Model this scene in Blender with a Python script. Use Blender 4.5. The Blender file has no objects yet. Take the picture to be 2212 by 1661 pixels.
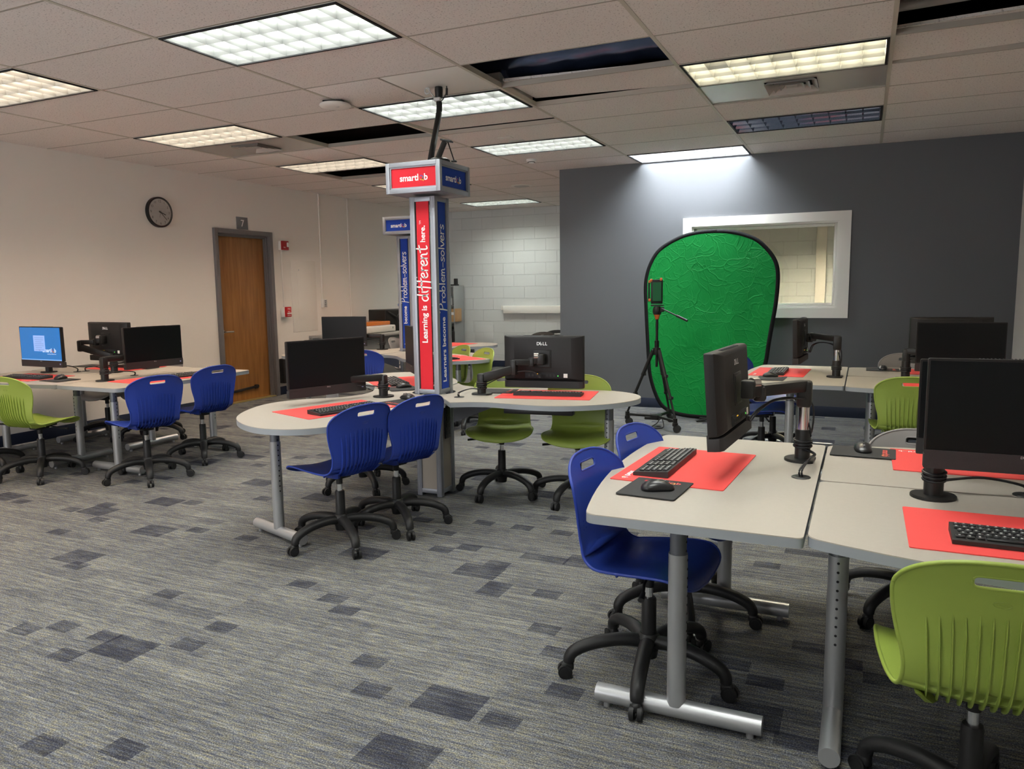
import bpy, bmesh, math, random
from math import sin, cos, pi, radians as R
from mathutils import Vector, Matrix
from mathutils.geometry import delaunay_2d_cdt

random.seed(7)
S = bpy.context.scene
COL = S.collection

# ------------------------------------------------------------------ camera, world, exposure
W_, H_ = 2212.0, 1661.0
cam_d = bpy.data.cameras.new('camera')
cam = bpy.data.objects.new('camera', cam_d)
COL.objects.link(cam)
S.camera = cam
cam_d.sensor_fit = 'HORIZONTAL'
cam_d.sensor_width = 36.0
cam_d.lens = 1649.76 / W_ * 36.0
cam_d.clip_start = 0.05
Mx = Matrix(((0.90912226, -0.03995034, 0.41460907, 4.78667),
             (0.4163189, 0.11879116, -0.90142512, -3.15707),
             (-0.01323965, 0.99211523, 0.12462777, 1.38737),
             (0, 0, 0, 1)))
cam.matrix_world = Mx
S.view_settings.view_transform = 'Standard'
S.view_settings.look = 'None'
S.view_settings.exposure = 0.20
S.view_settings.gamma = 1.0
S.view_settings.use_curve_mapping = False
wd = bpy.data.worlds.new('world')
S.world = wd
wd.use_nodes = True
wd.node_tree.nodes['Background'].inputs[0].default_value = (0.96, 0.97, 1.0, 1)   # overcast sky, entering by the unseen windows added behind the camera
wd.node_tree.nodes['Background'].inputs[1].default_value = 9.0
FW = (-2.0, 2.6, 1.0, 2.35)   # added, unseen window opening in the front wall: x0, x1, z0, z1
pl = bpy.data.lights.new('window_portal', 'AREA'); pl.shape = 'RECTANGLE'; pl.size = FW[1] - FW[0]; pl.size_y = FW[3] - FW[2]; pl.cycles.is_portal = True
po = bpy.data.objects.new('window_portal', pl); COL.objects.link(po); po.location = ((FW[0] + FW[1]) / 2, -5.29, (FW[2] + FW[3]) / 2); po.rotation_euler = (R(90), 0, 0)
LAMP = 30.0            # radiance of the lamps in the ceiling fixtures

GX, GY, CH = 1.2192, 0.6096, 2.765   # ceiling grid and ceiling height
XL, XR_, YN, YD, YF, XP = -2.35, 6.096, -5.3, 5.47, 9.15, 1.47
T = 0.70               # desk height

# ------------------------------------------------------------------ materials
MATS = {}
def mat(name, col, rough=0.5, metal=0.0, spec=0.5, bump=None, noise=None, coat=0.0, trans=0.0, emit=None):
    if name in MATS: return MATS[name]
    m = bpy.data.materials.new(name); m.use_nodes = True
    nt = m.node_tree; b = nt.nodes['Principled BSDF']
    b.inputs['Base Color'].default_value = (*col, 1)
    b.inputs['Roughness'].default_value = rough
    b.inputs['Metallic'].default_value = metal
    b.inputs['Specular IOR Level'].default_value = spec
    b.inputs['Coat Weight'].default_value = coat
    if trans: b.inputs['Transmission Weight'].default_value = trans
    if emit:
        b.inputs['Emission Color'].default_value = (*emit[0], 1)
        b.inputs['Emission Strength'].default_value = emit[1]
    if bump or noise:
        tc = nt.nodes.new('ShaderNodeTexCoord')
        n = nt.nodes.new('ShaderNodeTexNoise')
        nt.links.new(tc.outputs['Object'], n.inputs['Vector'])
        n.inputs['Scale'].default_value = (bump or noise)[0]
        n.inputs['Detail'].default_value = 4
        if bump:
            bp = nt.nodes.new('ShaderNodeBump'); bp.inputs['Strength'].default_value = bump[1]
            bp.inputs['Distance'].default_value = 0.002
            nt.links.new(n.outputs['Fac'], bp.inputs['Height'])
            nt.links.new(bp.outputs['Normal'], b.inputs['Normal'])
        if noise:
            mx = nt.nodes.new('ShaderNodeMix'); mx.data_type = 'RGBA'
            k = noise[1]
            mx.inputs[6].default_value = (*[c * (1 - k) for c in col], 1)
            mx.inputs[7].default_value = (*[min(1, c * (1 + k)) for c in col], 1)
            nt.links.new(n.outputs['Fac'], mx.inputs[0])
            nt.links.new(mx.outputs[2], b.inputs['Base Color'])
    MATS[name] = m
    return m

BLACKP = mat('black_plastic', (0.011, 0.011, 0.0115), 0.5, spec=0.35, bump=(220, 0.15))
BLACKM = mat('black_satin', (0.014, 0.0135, 0.013), 0.42, spec=0.35)
SHELLB = mat('monitor_shell', (0.014, 0.0125, 0.0125), 0.5, spec=0.3)
SCREEN = mat('dark_screen', (0.004, 0.005, 0.006), 0.35, spec=0.22)
CHROME = mat('chrome', (0.75, 0.76, 0.78), 0.18, metal=1.0)
SILVER = mat('silver_paint', (0.42, 0.43, 0.44), 0.36, metal=0.65)
SILVERD = mat('graphite_paint', (0.16, 0.17, 0.19), 0.4, metal=0.55)
ALU = mat('aluminium_extrusion', (0.33, 0.345, 0.38), 0.45, metal=0.5)
LAM = mat('grey_laminate', (0.375, 0.340, 0.290), 0.42, noise=(60, 0.04))
EDGE = mat('grey_edge_band', (0.265, 0.285, 0.305), 0.5)
BLUE = mat('blue_plastic', (0.015, 0.042, 0.29), 0.45, bump=(500, 0.12))
GREEN = mat('lime_plastic', (0.285, 0.375, 0.065), 0.45, bump=(500, 0.12))
GREY = mat('grey_plastic', (0.25, 0.232, 0.225), 0.42, bump=(500, 0.12))
BLKCH = mat('black_chair_plastic', (0.015, 0.015, 0.016), 0.4, bump=(500, 0.12))
REDMAT = mat('red_mat', (0.72, 0.055, 0.050), 0.75, noise=(400, 0.05))
BLKMAT = mat('black_mat', (0.022, 0.022, 0.023), 0.8)
WHITE = mat('white_print', (0.86, 0.85, 0.84), 0.5)
WPAINT = mat('white_paint', (0.82, 0.79, 0.74), 0.5)
REDPANEL = mat('red_panel', (0.68, 0.022, 0.036), 0.6, spec=0.2)
BLUEPANEL = mat('blue_panel', (0.012, 0.052, 0.36), 0.6, spec=0.2)
YELPANEL = mat('yellow_panel', (0.62, 0.33, 0.03), 0.6, spec=0.2)
L_PUR = mat('logo_purple', (0.20, 0.05, 0.35), 0.4)
L_TEAL = mat('logo_teal', (0.06, 0.30, 0.42), 0.4)
L_ORG = mat('logo_orange', (0.75, 0.28, 0.04), 0.4)
L_RED = mat('logo_red', (0.65, 0.06, 0.05), 0.4)
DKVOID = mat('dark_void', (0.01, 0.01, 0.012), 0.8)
LGREY = mat('light_grey', (0.55, 0.55, 0.54), 0.5)
REDDEV = mat('alarm_red', (0.35, 0.012, 0.016), 0.4)
CARD = mat('cardboard', (0.45, 0.27, 0.13), 0.8, noise=(30, 0.1))
ORANGE = mat('orange_acrylic', (0.85, 0.24, 0.03), 0.15, trans=0.35)
ORANGE_P = mat('orange_anodised', (0.70, 0.16, 0.03), 0.35)
NAVY = mat('navy_rubber', (0.010, 0.018, 0.045), 0.5)
FRAME = mat('grey_door_frame', (0.16, 0.15, 0.15), 0.45)
NICKEL = mat('nickel', (0.55, 0.53, 0.50), 0.3, metal=1.0)

def nodes_of(name):
    m = bpy.data.materials.new(name); m.use_nodes = True
    MATS[name] = m
    nt = m.node_tree
    return m, nt, nt.nodes['Principled BSDF']
def N(nt, kind, **kw):
    n = nt.nodes.new(kind)
    for k, v in kw.items(): setattr(n, k, v)
    return n
def math_(nt, op, a, b=None, c=None):
    n = nt.nodes.new('ShaderNodeMath'); n.operation = op
    for i, v in enumerate((a, b, c)):
        if v is None: continue
        if isinstance(v, (int, float)): n.inputs[i].default_value = v
        else: nt.links.new(v, n.inputs[i])
    return n.outputs[0]
def ramp(nt, fac, stops):
    r = nt.nodes.new('ShaderNodeValToRGB')
    els = r.color_ramp.elements
    while len(els) < len(stops): els.new(0.5)
    for e, (p, c) in zip(els, stops):
        e.position = p; e.color = (*c, 1)
    nt.links.new(fac, r.inputs[0])
    return r.outputs[0]
def mix(nt, fac, a, b, mode='MIX'):
    n = nt.nodes.new('ShaderNodeMix'); n.data_type = 'RGBA'; n.blend_type = mode
    for i, v in ((0, fac), (6, a), (7, b)):
        if isinstance(v, (int, float)): n.inputs[i].default_value = v
        elif isinstance(v, tuple): n.inputs[i].default_value = (*v, 1)
        else: nt.links.new(v, n.inputs[i])
    return n.outputs[2]
def mapped(nt, scale, out='Object', loc=(0, 0, 0)):
    tc = nt.nodes.new('ShaderNodeTexCoord'); mp = nt.nodes.new('ShaderNodeMapping')
    mp.inputs['Scale'].default_value = scale; mp.inputs['Location'].default_value = loc
    nt.links.new(tc.outputs[out], mp.inputs[0])
    return mp.outputs[0]
def noise(nt, vec, scale=1.0, detail=2.0, rough=0.5):
    n = nt.nodes.new('ShaderNodeTexNoise'); n.inputs['Scale'].default_value = scale
    n.inputs['Detail'].default_value = detail; n.inputs['Roughness'].default_value = rough
    nt.links.new(vec, n.inputs['Vector']); return n.outputs['Fac']

def carpet_material():
    m, nt, b = nodes_of('carpet')
    b.inputs['Roughness'].default_value = 0.95
    b.inputs['Specular IOR Level'].default_value = 0.1
    v = mapped(nt, (1, 1, 1))
    # blocks of several sizes with their own tone
    def cells(sx, sy, off):
        mp = nt.nodes.new('ShaderNodeMapping'); nt.links.new(v, mp.inputs[0])
        mp.inputs['Scale'].default_value = (1 / sx, 1 / sy, 1); mp.inputs['Location'].default_value = off
        fl = nt.nodes.new('ShaderNodeVectorMath'); fl.operation = 'FLOOR'; nt.links.new(mp.outputs[0], fl.inputs[0])
        w = nt.nodes.new('ShaderNodeTexWhiteNoise'); w.noise_dimensions = '2D'; nt.links.new(fl.outputs[0], w.inputs[0])
        return w.outputs['Value']
    c1 = cells(0.23, 0.16, (0, 0, 0)); c2 = cells(0.125, 0.085, (0.31, 0.17, 0)); c3 = cells(0.5, 0.085, (0.4, 0.3, 0))
    tone = math_(nt, 'MULTIPLY', math_(nt, 'GREATER_THAN', c1, 0.935), 0.17)
    tone = math_(nt, 'ADD', tone, math_(nt, 'MULTIPLY', math_(nt, 'GREATER_THAN', c2, 0.945), 0.14))
    tone = math_(nt, 'ADD', tone, math_(nt, 'MULTIPLY', math_(nt, 'GREATER_THAN', c3, 0.95), 0.06))
    fade = noise(nt, mapped(nt, (7, 9, 1)), 1, 3)
    tone = math_(nt, 'MULTIPLY', tone, math_(nt, 'MULTIPLY_ADD', fade, 2.0, 0.0))
    tone = math_(nt, 'ADD', tone, math_(nt, 'MULTIPLY', c3, -0.05))
    tone = math_(nt, 'ADD', tone, math_(nt, 'MULTIPLY', c1, -0.035))
    # yarn rows along X
    rows = noise(nt, mapped(nt, (11, 140, 1)), 1, 3, 0.7)
    rows2 = noise(nt, mapped(nt, (2.2, 60, 1)), 1, 2, 0.6)
    loops = noise(nt, mapped(nt, (210, 210, 1)), 1, 2, 0.65)
    hue = noise(nt, mapped(nt, (26, 130, 1), loc=(3, 7, 0)), 1, 2, 0.6)
    f = math_(nt, 'ADD', math_(nt, 'MULTIPLY', rows, 0.50), math_(nt, 'MULTIPLY', loops, 0.85))
    f = math_(nt, 'ADD', f, math_(nt, 'MULTIPLY', rows2, 0.34))
    f = math_(nt, 'SUBTRACT', f, 0.385)
    f = math_(nt, 'SUBTRACT', f, tone)
    c = ramp(nt, f, [(0.22, (0.022, 0.023, 0.033)), (0.38, (0.058, 0.060, 0.070)), (0.52, (0.128, 0.130, 0.128)), (0.74, (0.36, 0.345, 0.28))])
    c = mix(nt, ramp(nt, hue, [(0.42, (0, 0, 0)), (0.62, (1, 1, 1))]), mix(nt, 1.0, c, (0.90, 0.95, 1.12), 'MULTIPLY'), mix(nt, 1.0, c, (1.12, 1.06, 0.86), 'MULTIPLY'))
    nt.links.new(c, b.inputs['Base Color'])
    bp = nt.nodes.new('ShaderNodeBump'); bp.inputs['Strength'].default_value = 0.5; bp.inputs['Distance'].default_value = 0.004
    nt.links.new(f, bp.inputs['Height']); nt.links.new(bp.outputs['Normal'], b.inputs['Normal'])
    return m
CARPET = carpet_material()

def ceiling_material():
    m, nt, b = nodes_of('ceiling_tile')
    b.inputs['Roughness'].default_value = 0.95; b.inputs['Specular IOR Level'].default_value = 0.1
    v = mapped(nt, (1, 1, 1))
    pits = noise(nt, v, 90, 2, 0.6)
    big = noise(nt, v, 2.0, 2)
    c = ramp(nt, pits, [(0.33, (0.46, 0.41, 0.39)), (0.40, (0.86, 0.80, 0.765))])
    c = mix(nt, math_(nt, 'MULTIPLY', big, 0.25), c, (0.80, 0.735, 0.69))
    nt.links.new(c, b.inputs['Base Color'])
    bp = nt.nodes.new('ShaderNodeBump'); bp.inputs['Strength'].default_value = 0.35; bp.inputs['Distance'].default_value = 0.003
    nt.links.new(pits, bp.inputs['Height']); nt.links.new(bp.outputs['Normal'], b.inputs['Normal'])
    return m
CEIL = ceiling_material()
TBAR = mat('ceiling_grid_metal', (0.60, 0.55, 0.47), 0.5)

def block_material():
    m, nt, b = nodes_of('painted_block')
    b.inputs['Roughness'].default_value = 0.55
    tc = nt.nodes.new('ShaderNodeTexCoord')
    sp = nt.nodes.new('ShaderNodeSeparateXYZ'); nt.links.new(tc.outputs['Object'], sp.inputs[0])
    cb = nt.nodes.new('ShaderNodeCombineXYZ'); nt.links.new(sp.outputs[0], cb.inputs[0]); nt.links.new(sp.outputs[2], cb.inputs[1])
    br = nt.nodes.new('ShaderNodeTexBrick')
    br.inputs['Scale'].default_value = 1.0; br.inputs['Brick Width'].default_value = 0.406; br.inputs['Row Height'].default_value = 0.2032
    br.inputs['Mortar Size'].default_value = 0.005; br.inputs['Mortar Smooth'].default_value = 0.3
    nt.links.new(cb.outputs[0], br.inputs['Vector'])
    br.inputs['Color1'].default_value = (0.62, 0.635, 0.63, 1); br.inputs['Color2'].default_value = (0.65, 0.665, 0.66, 1)
    br.inputs['Mortar'].default_value = (0.59, 0.60, 0.595, 1)
    nt.links.new(br.outputs['Color'], b.inputs['Base Color'])
    grain = noise(nt, mapped(nt, (1, 1, 1)), 120, 3)
    h = math_(nt, 'SUBTRACT', math_(nt, 'MULTIPLY', grain, 0.12), br.outputs['Fac'])
    bp = nt.nodes.new('ShaderNodeBump'); bp.inputs['Strength'].default_value = 0.8; bp.inputs['Distance'].default_value = 0.006
    nt.links.new(h, bp.inputs['Height']); nt.links.new(bp.outputs['Normal'], b.inputs['Normal'])
    return m
BLOCK = block_material()

def wood_material():
    m, nt, b = nodes_of('oak_door')
    b.inputs['Roughness'].default_value = 0.38
    v = mapped(nt, (1, 9, 0.7))
    n1 = noise(nt, v, 2.2, 5, 0.6)
    n2 = noise(nt, mapped(nt, (1, 60, 2)), 1.5, 3, 0.6)
    f = math_(nt, 'ADD', math_(nt, 'MULTIPLY', n1, 0.7), math_(nt, 'MULTIPLY', n2, 0.3))
    c = ramp(nt, f, [(0.3, (0.20, 0.080, 0.020)), (0.5, (0.30, 0.130, 0.034)), (0.7, (0.40, 0.19, 0.055))])
    nt.links.new(c, b.inputs['Base Color'])
    return m
WOOD = wood_material()
WALLW = mat('wall_paint_white', (0.80, 0.755, 0.70), 0.6, bump=(260, 0.12))
WALLD = mat('wall_paint_charcoal', (0.105, 0.110, 0.118), 0.5, bump=(260, 0.12))

def screen_green_material():
    m, nt, b = nodes_of('green_fabric')
    b.inputs['Base Color'].default_value = (0.004, 0.26, 0.048, 1)
    b.inputs['Roughness'].default_value = 0.6; b.inputs['Specular IOR Level'].default_value = 0.15
    v = mapped(nt, (1, 1, 1))
    w = nt.nodes.new('ShaderNodeTexNoise'); w.inputs['Scale'].default_value = 2.2; w.inputs['Detail'].default_value = 2
    nt.links.new(v, w.inputs['Vector'])
    ad = nt.nodes.new('ShaderNodeVectorMath'); ad.operation = 'MULTIPLY_ADD'
    nt.links.new(w.outputs['Color'], ad.inputs[0]); ad.inputs[1].default_value = (0.55, 0.55, 0.55); nt.links.new(v, ad.inputs[2])
    hs = []
    for sc, k in ((6.0, 0.55), (11.0, 0.6), (21.0, 0.5)):
        vo = nt.nodes.new('ShaderNodeTexVoronoi'); vo.feature = 'DISTANCE_TO_EDGE'; vo.inputs['Scale'].default_value = sc
        nt.links.new(ad.outputs[0], vo.inputs['Vector'])
        d = math_(nt, 'MINIMUM', vo.outputs['Distance'], 0.055)
        hs.append(math_(nt, 'MULTIPLY', d, -k / sc * 7))
    msk = noise(nt, v, 3.0, 2)
    h = math_(nt, 'ADD', math_(nt, 'ADD', hs[0], hs[1]), hs[2])
    h = math_(nt, 'MULTIPLY', h, math_(nt, 'MULTIPLY_ADD', msk, 2.4, -0.3))
    bp = nt.nodes.new('ShaderNodeBump'); bp.inputs['Strength'].default_value = 1.0; bp.inputs['Distance'].default_value = 0.07
    nt.links.new(h, bp.inputs['Height']); nt.links.new(bp.outputs['Normal'], b.inputs['Normal'])
    return m
GFAB = screen_green_material()

def glass_material():
    m, nt, b = nodes_of('window_glass')
    nt.nodes.remove(b)
    out = nt.nodes['Material Output']
    tr = nt.nodes.new('ShaderNodeBsdfTransparent'); gl = nt.nodes.new('ShaderNodeBsdfGlossy')
    gl.inputs['Roughness'].default_value = 0.02
    fr = nt.nodes.new('ShaderNodeFresnel'); fr.inputs[0].default_value = 1.45
    ms = nt.nodes.new('ShaderNodeMixShader')
    nt.links.new(fr.outputs[0], ms.inputs[0]); nt.links.new(tr.outputs[0], ms.inputs[1]); nt.links.new(gl.outputs[0], ms.inputs[2])
    nt.links.new(ms.outputs[0], out.inputs[0])
    return m
GLASS = glass_material()
FOIL = mat('foil_duct', (0.12, 0.16, 0.27), 0.25, metal=0.9, bump=(14, 0.8))  # base colour pushed to blue to imitate the bluish reflections on the foil
LOUVER = mat('louver_aluminium', (0.30, 0.31, 0.30), 0.33, metal=0.35)
LOUVOFF = mat('louver_mirror', (0.24, 0.29, 0.42), 0.12, metal=0.9)  # blue tint in the mirror colour stands in for reflected daylight
def lamp_mat(name, col, k):
    m, nt, b = nodes_of(name)
    b.inputs['Base Color'].default_value = (0.6, 0.6, 0.6, 1)
    b.inputs['Emission Color'].default_value = (*col, 1); b.inputs['Emission Strength'].default_value = k
    return m

# ------------------------------------------------------------------ mesh helpers
class MB:
    """collects shapes into one bmesh, built as one mesh"""
    def __init__(s): s.b = bmesh.new(); s.mi = 0
    def _f(s, vs):
        try:
            f = s.b.faces.new(vs); f.material_index = s.mi; return f
        except ValueError: return None
    def box(s, c, d, rz=0.0, bev=0.0, seg=2, rot=None):
        g = bmesh.ops.create_cube(s.b, size=1.0)
        vs = g['verts']
        M = Matrix.Translation(c) @ (rot.to_4x4() if rot else Matrix.Rotation(rz, 4, 'Z')) @ Matrix.Diagonal((d[0], d[1], d[2], 1))
        bmesh.ops.transform(s.b, matrix=M, verts=vs)
        fs = set(f for v in vs for f in v.link_faces)
        for f in fs: f.material_index = s.mi
        if bev:
            es = set(e for f in fs for e in f.edges)
            r = bmesh.ops.bevel(s.b, geom=list(es), offset=bev, segments=seg, affect='EDGES', profile=0.5)
            for f in r['faces']: f.material_index = s.mi
        return s
    def beam(s, a, b, w, h, bev=0.0, up=(0, 0, 1)):
        a, b = Vector(a), Vector(b); d = b - a; L = d.length; y = d.normalized()
        x = y.cross(Vector(up)).normalized(); z = x.cross(y)
        s.box((a + b) / 2, (w, L, h), bev=bev, rot=Matrix((x, y, z)).transposed()); return s
    def ring(s, c, t, r, n, rx=None, up=None):
        t = Vector(t).normalized()
        a = Vector(up) if up else (Vector((0, 0, 1)) if abs(t.z) < 0.9 else Vector((1, 0, 0)))
        x = a.cross(t).normalized(); y = t.cross(x)
        return [s.b.verts.new(Vector(c) + x * (cos(2 * pi * i / n) * (rx or r)) + y * (sin(2 * pi * i / n) * r)) for i in range(n)]
    def loft(s, rings, cap=True, close=False):
        for a, b in zip(rings, rings[1:]):
            n = len(a)
            for i in range(n if not close else n): s._f((a[i], a[(i + 1) % n], b[(i + 1) % n], b[i]))
        if cap:
            s._f(rings[0][::-1]); s._f(rings[-1])
    def tube(s, pts, r, n=10, rx=None, cap=True, up=None):
        pts = [Vector(p) for p in pts]; rings = []
        for i, p in enumerate(pts):
            t = (pts[min(i + 1, len(pts) - 1)] - pts[max(i - 1, 0)])
            ri = r[i] if isinstance(r, (list, tuple)) else r
            rxi = rx[i] if isinstance(rx, (list, tuple)) else rx
            rings.append(s.ring(p, t, ri, n, rxi, up))
        s.loft(rings, cap); return s
    def cyl(s, a, b, r, n=20, r2=None):
        s.tube([a, b], [r, r if r2 is None else r2], n); return s
    def lathe(s, prof, c=(0, 0, 0), n=24, axis='Z'):
        rings = []
        for r, z in prof:
            rings.append([s.b.verts.new(Vector(c) + Vector((cos(2 * pi * i / n) * r, sin(2 * pi * i / n) * r, z))) for i in range(n)])
        s.loft(rings); return s
    def prism(s, pts, z0, z1, bev=0.0):
        top = [s.b.verts.new((x, y, z1)) for x, y in pts]; bot = [s.b.verts.new((x, y, z0)) for x, y in pts]
        n = len(pts); ft = s._f(top); s._f(bot[::-1])
        for i in range(n): s._f((bot[i], bot[(i + 1) % n], top[(i + 1) % n], top[i]))
        if bev and ft:
            r = bmesh.ops.bevel(s.b, geom=list(ft.edges), offset=bev, segments=2, affect='EDGES')
        return s
    def quad(s, a, b, c, d):
        s._f([s.b.verts.new(p) for p in (a, b, c, d)]); return s
    def sphere(s, c, r, sc=(1, 1, 1), u=14, v=8):
        g = bmesh.ops.create_uvsphere(s.b, u_segments=u, v_segments=v, radius=r)
        M = Matrix.Translation(c) @ Matrix.Diagonal((*sc, 1))
        bmesh.ops.transform(s.b, matrix=M, verts=g['verts'])
        for vv in g['verts']:
            for f in vv.link_faces: f.material_index = s.mi
        return s
    def add_mesh(s, me, M):
        """append a mesh, keeping its material index unless self.keep is False"""
        vs = [s.b.verts.new(M @ v.co) for v in me.vertices]
        for p in me.polygons:
            f = s._f([vs[i] for i in p.vertices])
            if f: f.material_index = s.mi
        return s
    def mesh(s, name, mats, angle=40.0, flip=True):
        if flip: bmesh.ops.recalc_face_normals(s.b, faces=s.b.faces)
        me = bpy.data.meshes.new(name); s.b.to_mesh(me); s.b.free()
        for m in (mats if isinstance(mats, (list, tuple)) else [mats]): me.materials.append(m)
        me.shade_smooth(); me.set_sharp_from_angle(angle=R(angle))
        return me
    def build(s, name, mats, parent=None, loc=(0, 0, 0), rz=0.0, angle=40.0, flip=True):
        return put(name, s.mesh(name, mats, angle, flip), parent, loc, rz)

def put(name, me, parent=None, loc=(0, 0, 0), rz=0.0):
    o = bpy.data.objects.new(name, me); COL.objects.link(o)
    if parent: o.parent = parent
    o.location = loc; o.rotation_euler = (0, 0, rz)
    return o
def tag(o, label, cat, group=None):
    o['label'] = label; o['category'] = cat
    if group: o['group'] = group
    return o
def thing(name, label, cat, loc=(0, 0, 0), rz=0.0, group=None):
    return tag(put(name, None, None, loc, rz), label, cat, group)
def struct(o):
    o['kind'] = 'structure'; return o
CACHE = {}
def cached(key, fn):
    if key not in CACHE: CACHE[key] = fn()
    return CACHE[key]
def recolor(me, m):
    c = me.copy(); c.materials.clear(); c.materials.append(m); return c
def catmull(pts, k=6, closed=False):
    P = [Vector(p) for p in pts]; n = len(P); out = []
    rng = range(n) if closed else range(n - 1)
    for i in rng:
        if closed: p0, p1, p2, p3 = P[i - 1], P[i], P[(i + 1) % n], P[(i + 2) % n]
        else: p0, p1, p2, p3 = P[max(i - 1, 0)], P[i], P[i + 1], P[min(i + 2, n - 1)]
        for j in range(k):
            t = j / k
            out.append(0.5 * ((2 * p1) + (p2 - p0) * t + (2 * p0 - 5 * p1 + 4 * p2 - p3) * t * t + (3 * p1 - p0 - 3 * p2 + p3) * t ** 3))
    if not closed: out.append(P[-1])
    return out
def rounded(pts, rads, seg=5):
    """round the corners of a closed 2D polygon"""
    out = []; n = len(pts)
    for i in range(n):
        p = Vector(pts[i]); a = Vector(pts[i - 1]); b = Vector(pts[(i + 1) % n]); r = rads[i] if isinstance(rads, (list, tuple)) else rads
        if r <= 0: out.append((p.x, p.y)); continue
        da = (a - p).normalized(); db = (b - p).normalized()
        for k in range(seg + 1):
            t = k / seg
            q = (p + da * r) * (1 - t) ** 2 + p * 2 * t * (1 - t) + (p + db * r) * t ** 2
            out.append((q.x, q.y))
    return out

# ------------------------------------------------------------------ lettering
def text_mesh(txt, size, bold=0.0, align='LEFT', ext=0.0, space=1.0):
    cu = bpy.data.curves.new('lettering', 'FONT'); cu.body = txt; cu.size = size; cu.align_x = align
    cu.offset = bold * size; cu.extrude = ext; cu.space_character = space; cu.resolution_u = 4
    o = bpy.data.objects.new('lettering', cu); COL.objects.link(o)
    bpy.context.view_layer.update()
    me = bpy.data.meshes.new_from_object(o.evaluated_get(bpy.context.evaluated_depsgraph_get()))
    bpy.data.objects.remove(o); bpy.data.curves.remove(cu)
    return me
def extent(me):
    xs = [v.co.x for v in me.vertices]; ys = [v.co.y for v in me.vertices]
    return min(xs), max(xs), min(ys), max(ys)
LOGOM = [WHITE, L_PUR, L_TEAL, L_ORG, L_RED]
def logo_into(mb, M, width, base=0):
    """the word with the round two-colour letter, centred on the origin in its own XY plane"""
    a = text_mesh('smartl', 1.0, 0.022, space=0.98); b = text_mesh('b', 1.0, 0.022)
    ax0, ax1, ay0, ay1 = extent(a); bx0, bx1, by0, by1 = extent(b)
    xh = 0.53; gap = 0.09; rw = 0.56
    total = (ax1 - ax0) + gap + rw + gap + (bx1 - bx0)
    k = width / total; ox = -total / 2
    Lm = M @ Matrix.Scale(k, 4) @ Matrix.Translation((ox - ax0, -0.36, 0))
    mb.mi = base; mb.add_mesh(a, Lm)
    xb = ox + (ax1 - ax0) + gap + rw + gap
    mb.add_mesh(b, M @ Matrix.Scale(k, 4) @ Matrix.Translation((xb - bx0, -0.36, 0)))
    cx, cy = ox + (ax1 - ax0) + gap + rw / 2, -0.36 + xh / 2
    Rm = M @ Matrix.Scale(k, 4)
    cols = [2, 1, 1, 4, 4, 3, 3, 2]
    n = 32
    for i in range(n):
        t0, t1 = 2 * pi * i / n, 2 * pi * (i + 1) / n
        mb.mi = base + cols[int(i / n * 8)]
        ps = [(cx + cos(t) * r, cy + sin(t) * r, 0) for t, r in ((t0, 0.17), (t0, 0.28), (t1, 0.28), (t1, 0.17))]
        mb._f([mb.b.verts.new(Rm @ Vector(p)) for p in ps])
    mb.mi = base + 3
    ps = [(cx + 0.18, cy - 0.05, 0), (cx + 0.28, cy - 0.05, 0), (cx + 0.34, cy - 0.42, 0), (cx + 0.05, cy - 0.27, 0)]
    mb._f([mb.b.verts.new(Rm @ Vector(p)) for p in ps])
    mb.mi = base
HAND = {
 'd': (1.12, [[(.75, .85), (.45, 1), (.1, .7), (.1, .25), (.4, 0), (.7, .25), (.82, .7)], [(.95, 2), (.85, 1), (.85, .3), (1, 0)]]),
 'i': (.5, [[(.2, 1), (.2, .3), (.35, 0)], [(.22, 1.5), (.27, 1.55)]]),
 'f': (.82, [[(.95, 1.85), (.65, 2.05), (.42, 1.7), (.38, .6), (.25, -.6)], [(-.05, .95), (.4, 1.05), (.85, 1.15)]]),
 'e': (.95, [[(.1, .5), (.65, .62), (.7, .92), (.4, 1.02), (.1, .65), (.15, .15), (.45, 0), (.85, .2)]]),
 'r': (.78, [[(.15, 1), (.15, 0)], [(.15, .6), (.4, .95), (.72, .92)]]),
 'n': (1.0, [[(.1, 1), (.12, 0)], [(.12, .55), (.42, 1), (.65, .8), (.7, .1), (.88, 0)]]),
 't': (.95, [[(.5, 1.75), (.4, .5), (.5, 0), (.85, .1)], [(-.05, 1.1), (.4, 1.2), (.95, 1.32)]]),
 'P': (1.25, [[(.35, 2.0), (.25, .6), (.1, -.5)], [(-.2, 1.75), (.35, 2.05), (.9, 1.95), (1.15, 1.5), (.9, 1.05), (.3, .8)]]),
 'o': (.98, [[(.45, 1), (.12, .7), (.12, .25), (.45, 0), (.8, .3), (.8, .75), (.45, 1)]]),
 'b': (1.0, [[(.15, 2), (.12, .1)], [(.12, .5), (.5, 1), (.85, .6), (.6, .05), (.15, .08)]]),
 'l': (.5, [[(.22, 2), (.22, 1), (.2, 0)]]),
 'm': (1.3, [[(.1, 1), (.1, 0)], [(.1, .55), (.35, 1), (.52, .7), (.52, 0)], [(.52, .55), (.82, 1), (.98, .7), (1, .1), (1.15, 0)]]),
 '-': (.9, [[(.1, .5), (.75, .52)]]),
 's': (.85, [[(.72, .9), (.4, 1.02), (.15, .8), (.4, .52), (.68, .27), (.4, 0), (.08, .12)]]),
 'v': (.9, [[(.05, 1), (.4, 0), (.85, 1.05)]]),
 'E': (1.05, [[(.9, 1.95), (.3, 1.8), (.2, 1.3), (.6, 1.05), (.15, .7), (.2, .1), (.95, .1)]]),
 'x': (.9, [[(.05, 1), (.8, 0)], [(.8, 1), (.05, 0)]]),
 'p': (1.0, [[(.15, 1), (.1, -.8)], [(.12, .5), (.5, 1), (.85, .6), (.6, .05), (.15, .1)]]),
}
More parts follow.
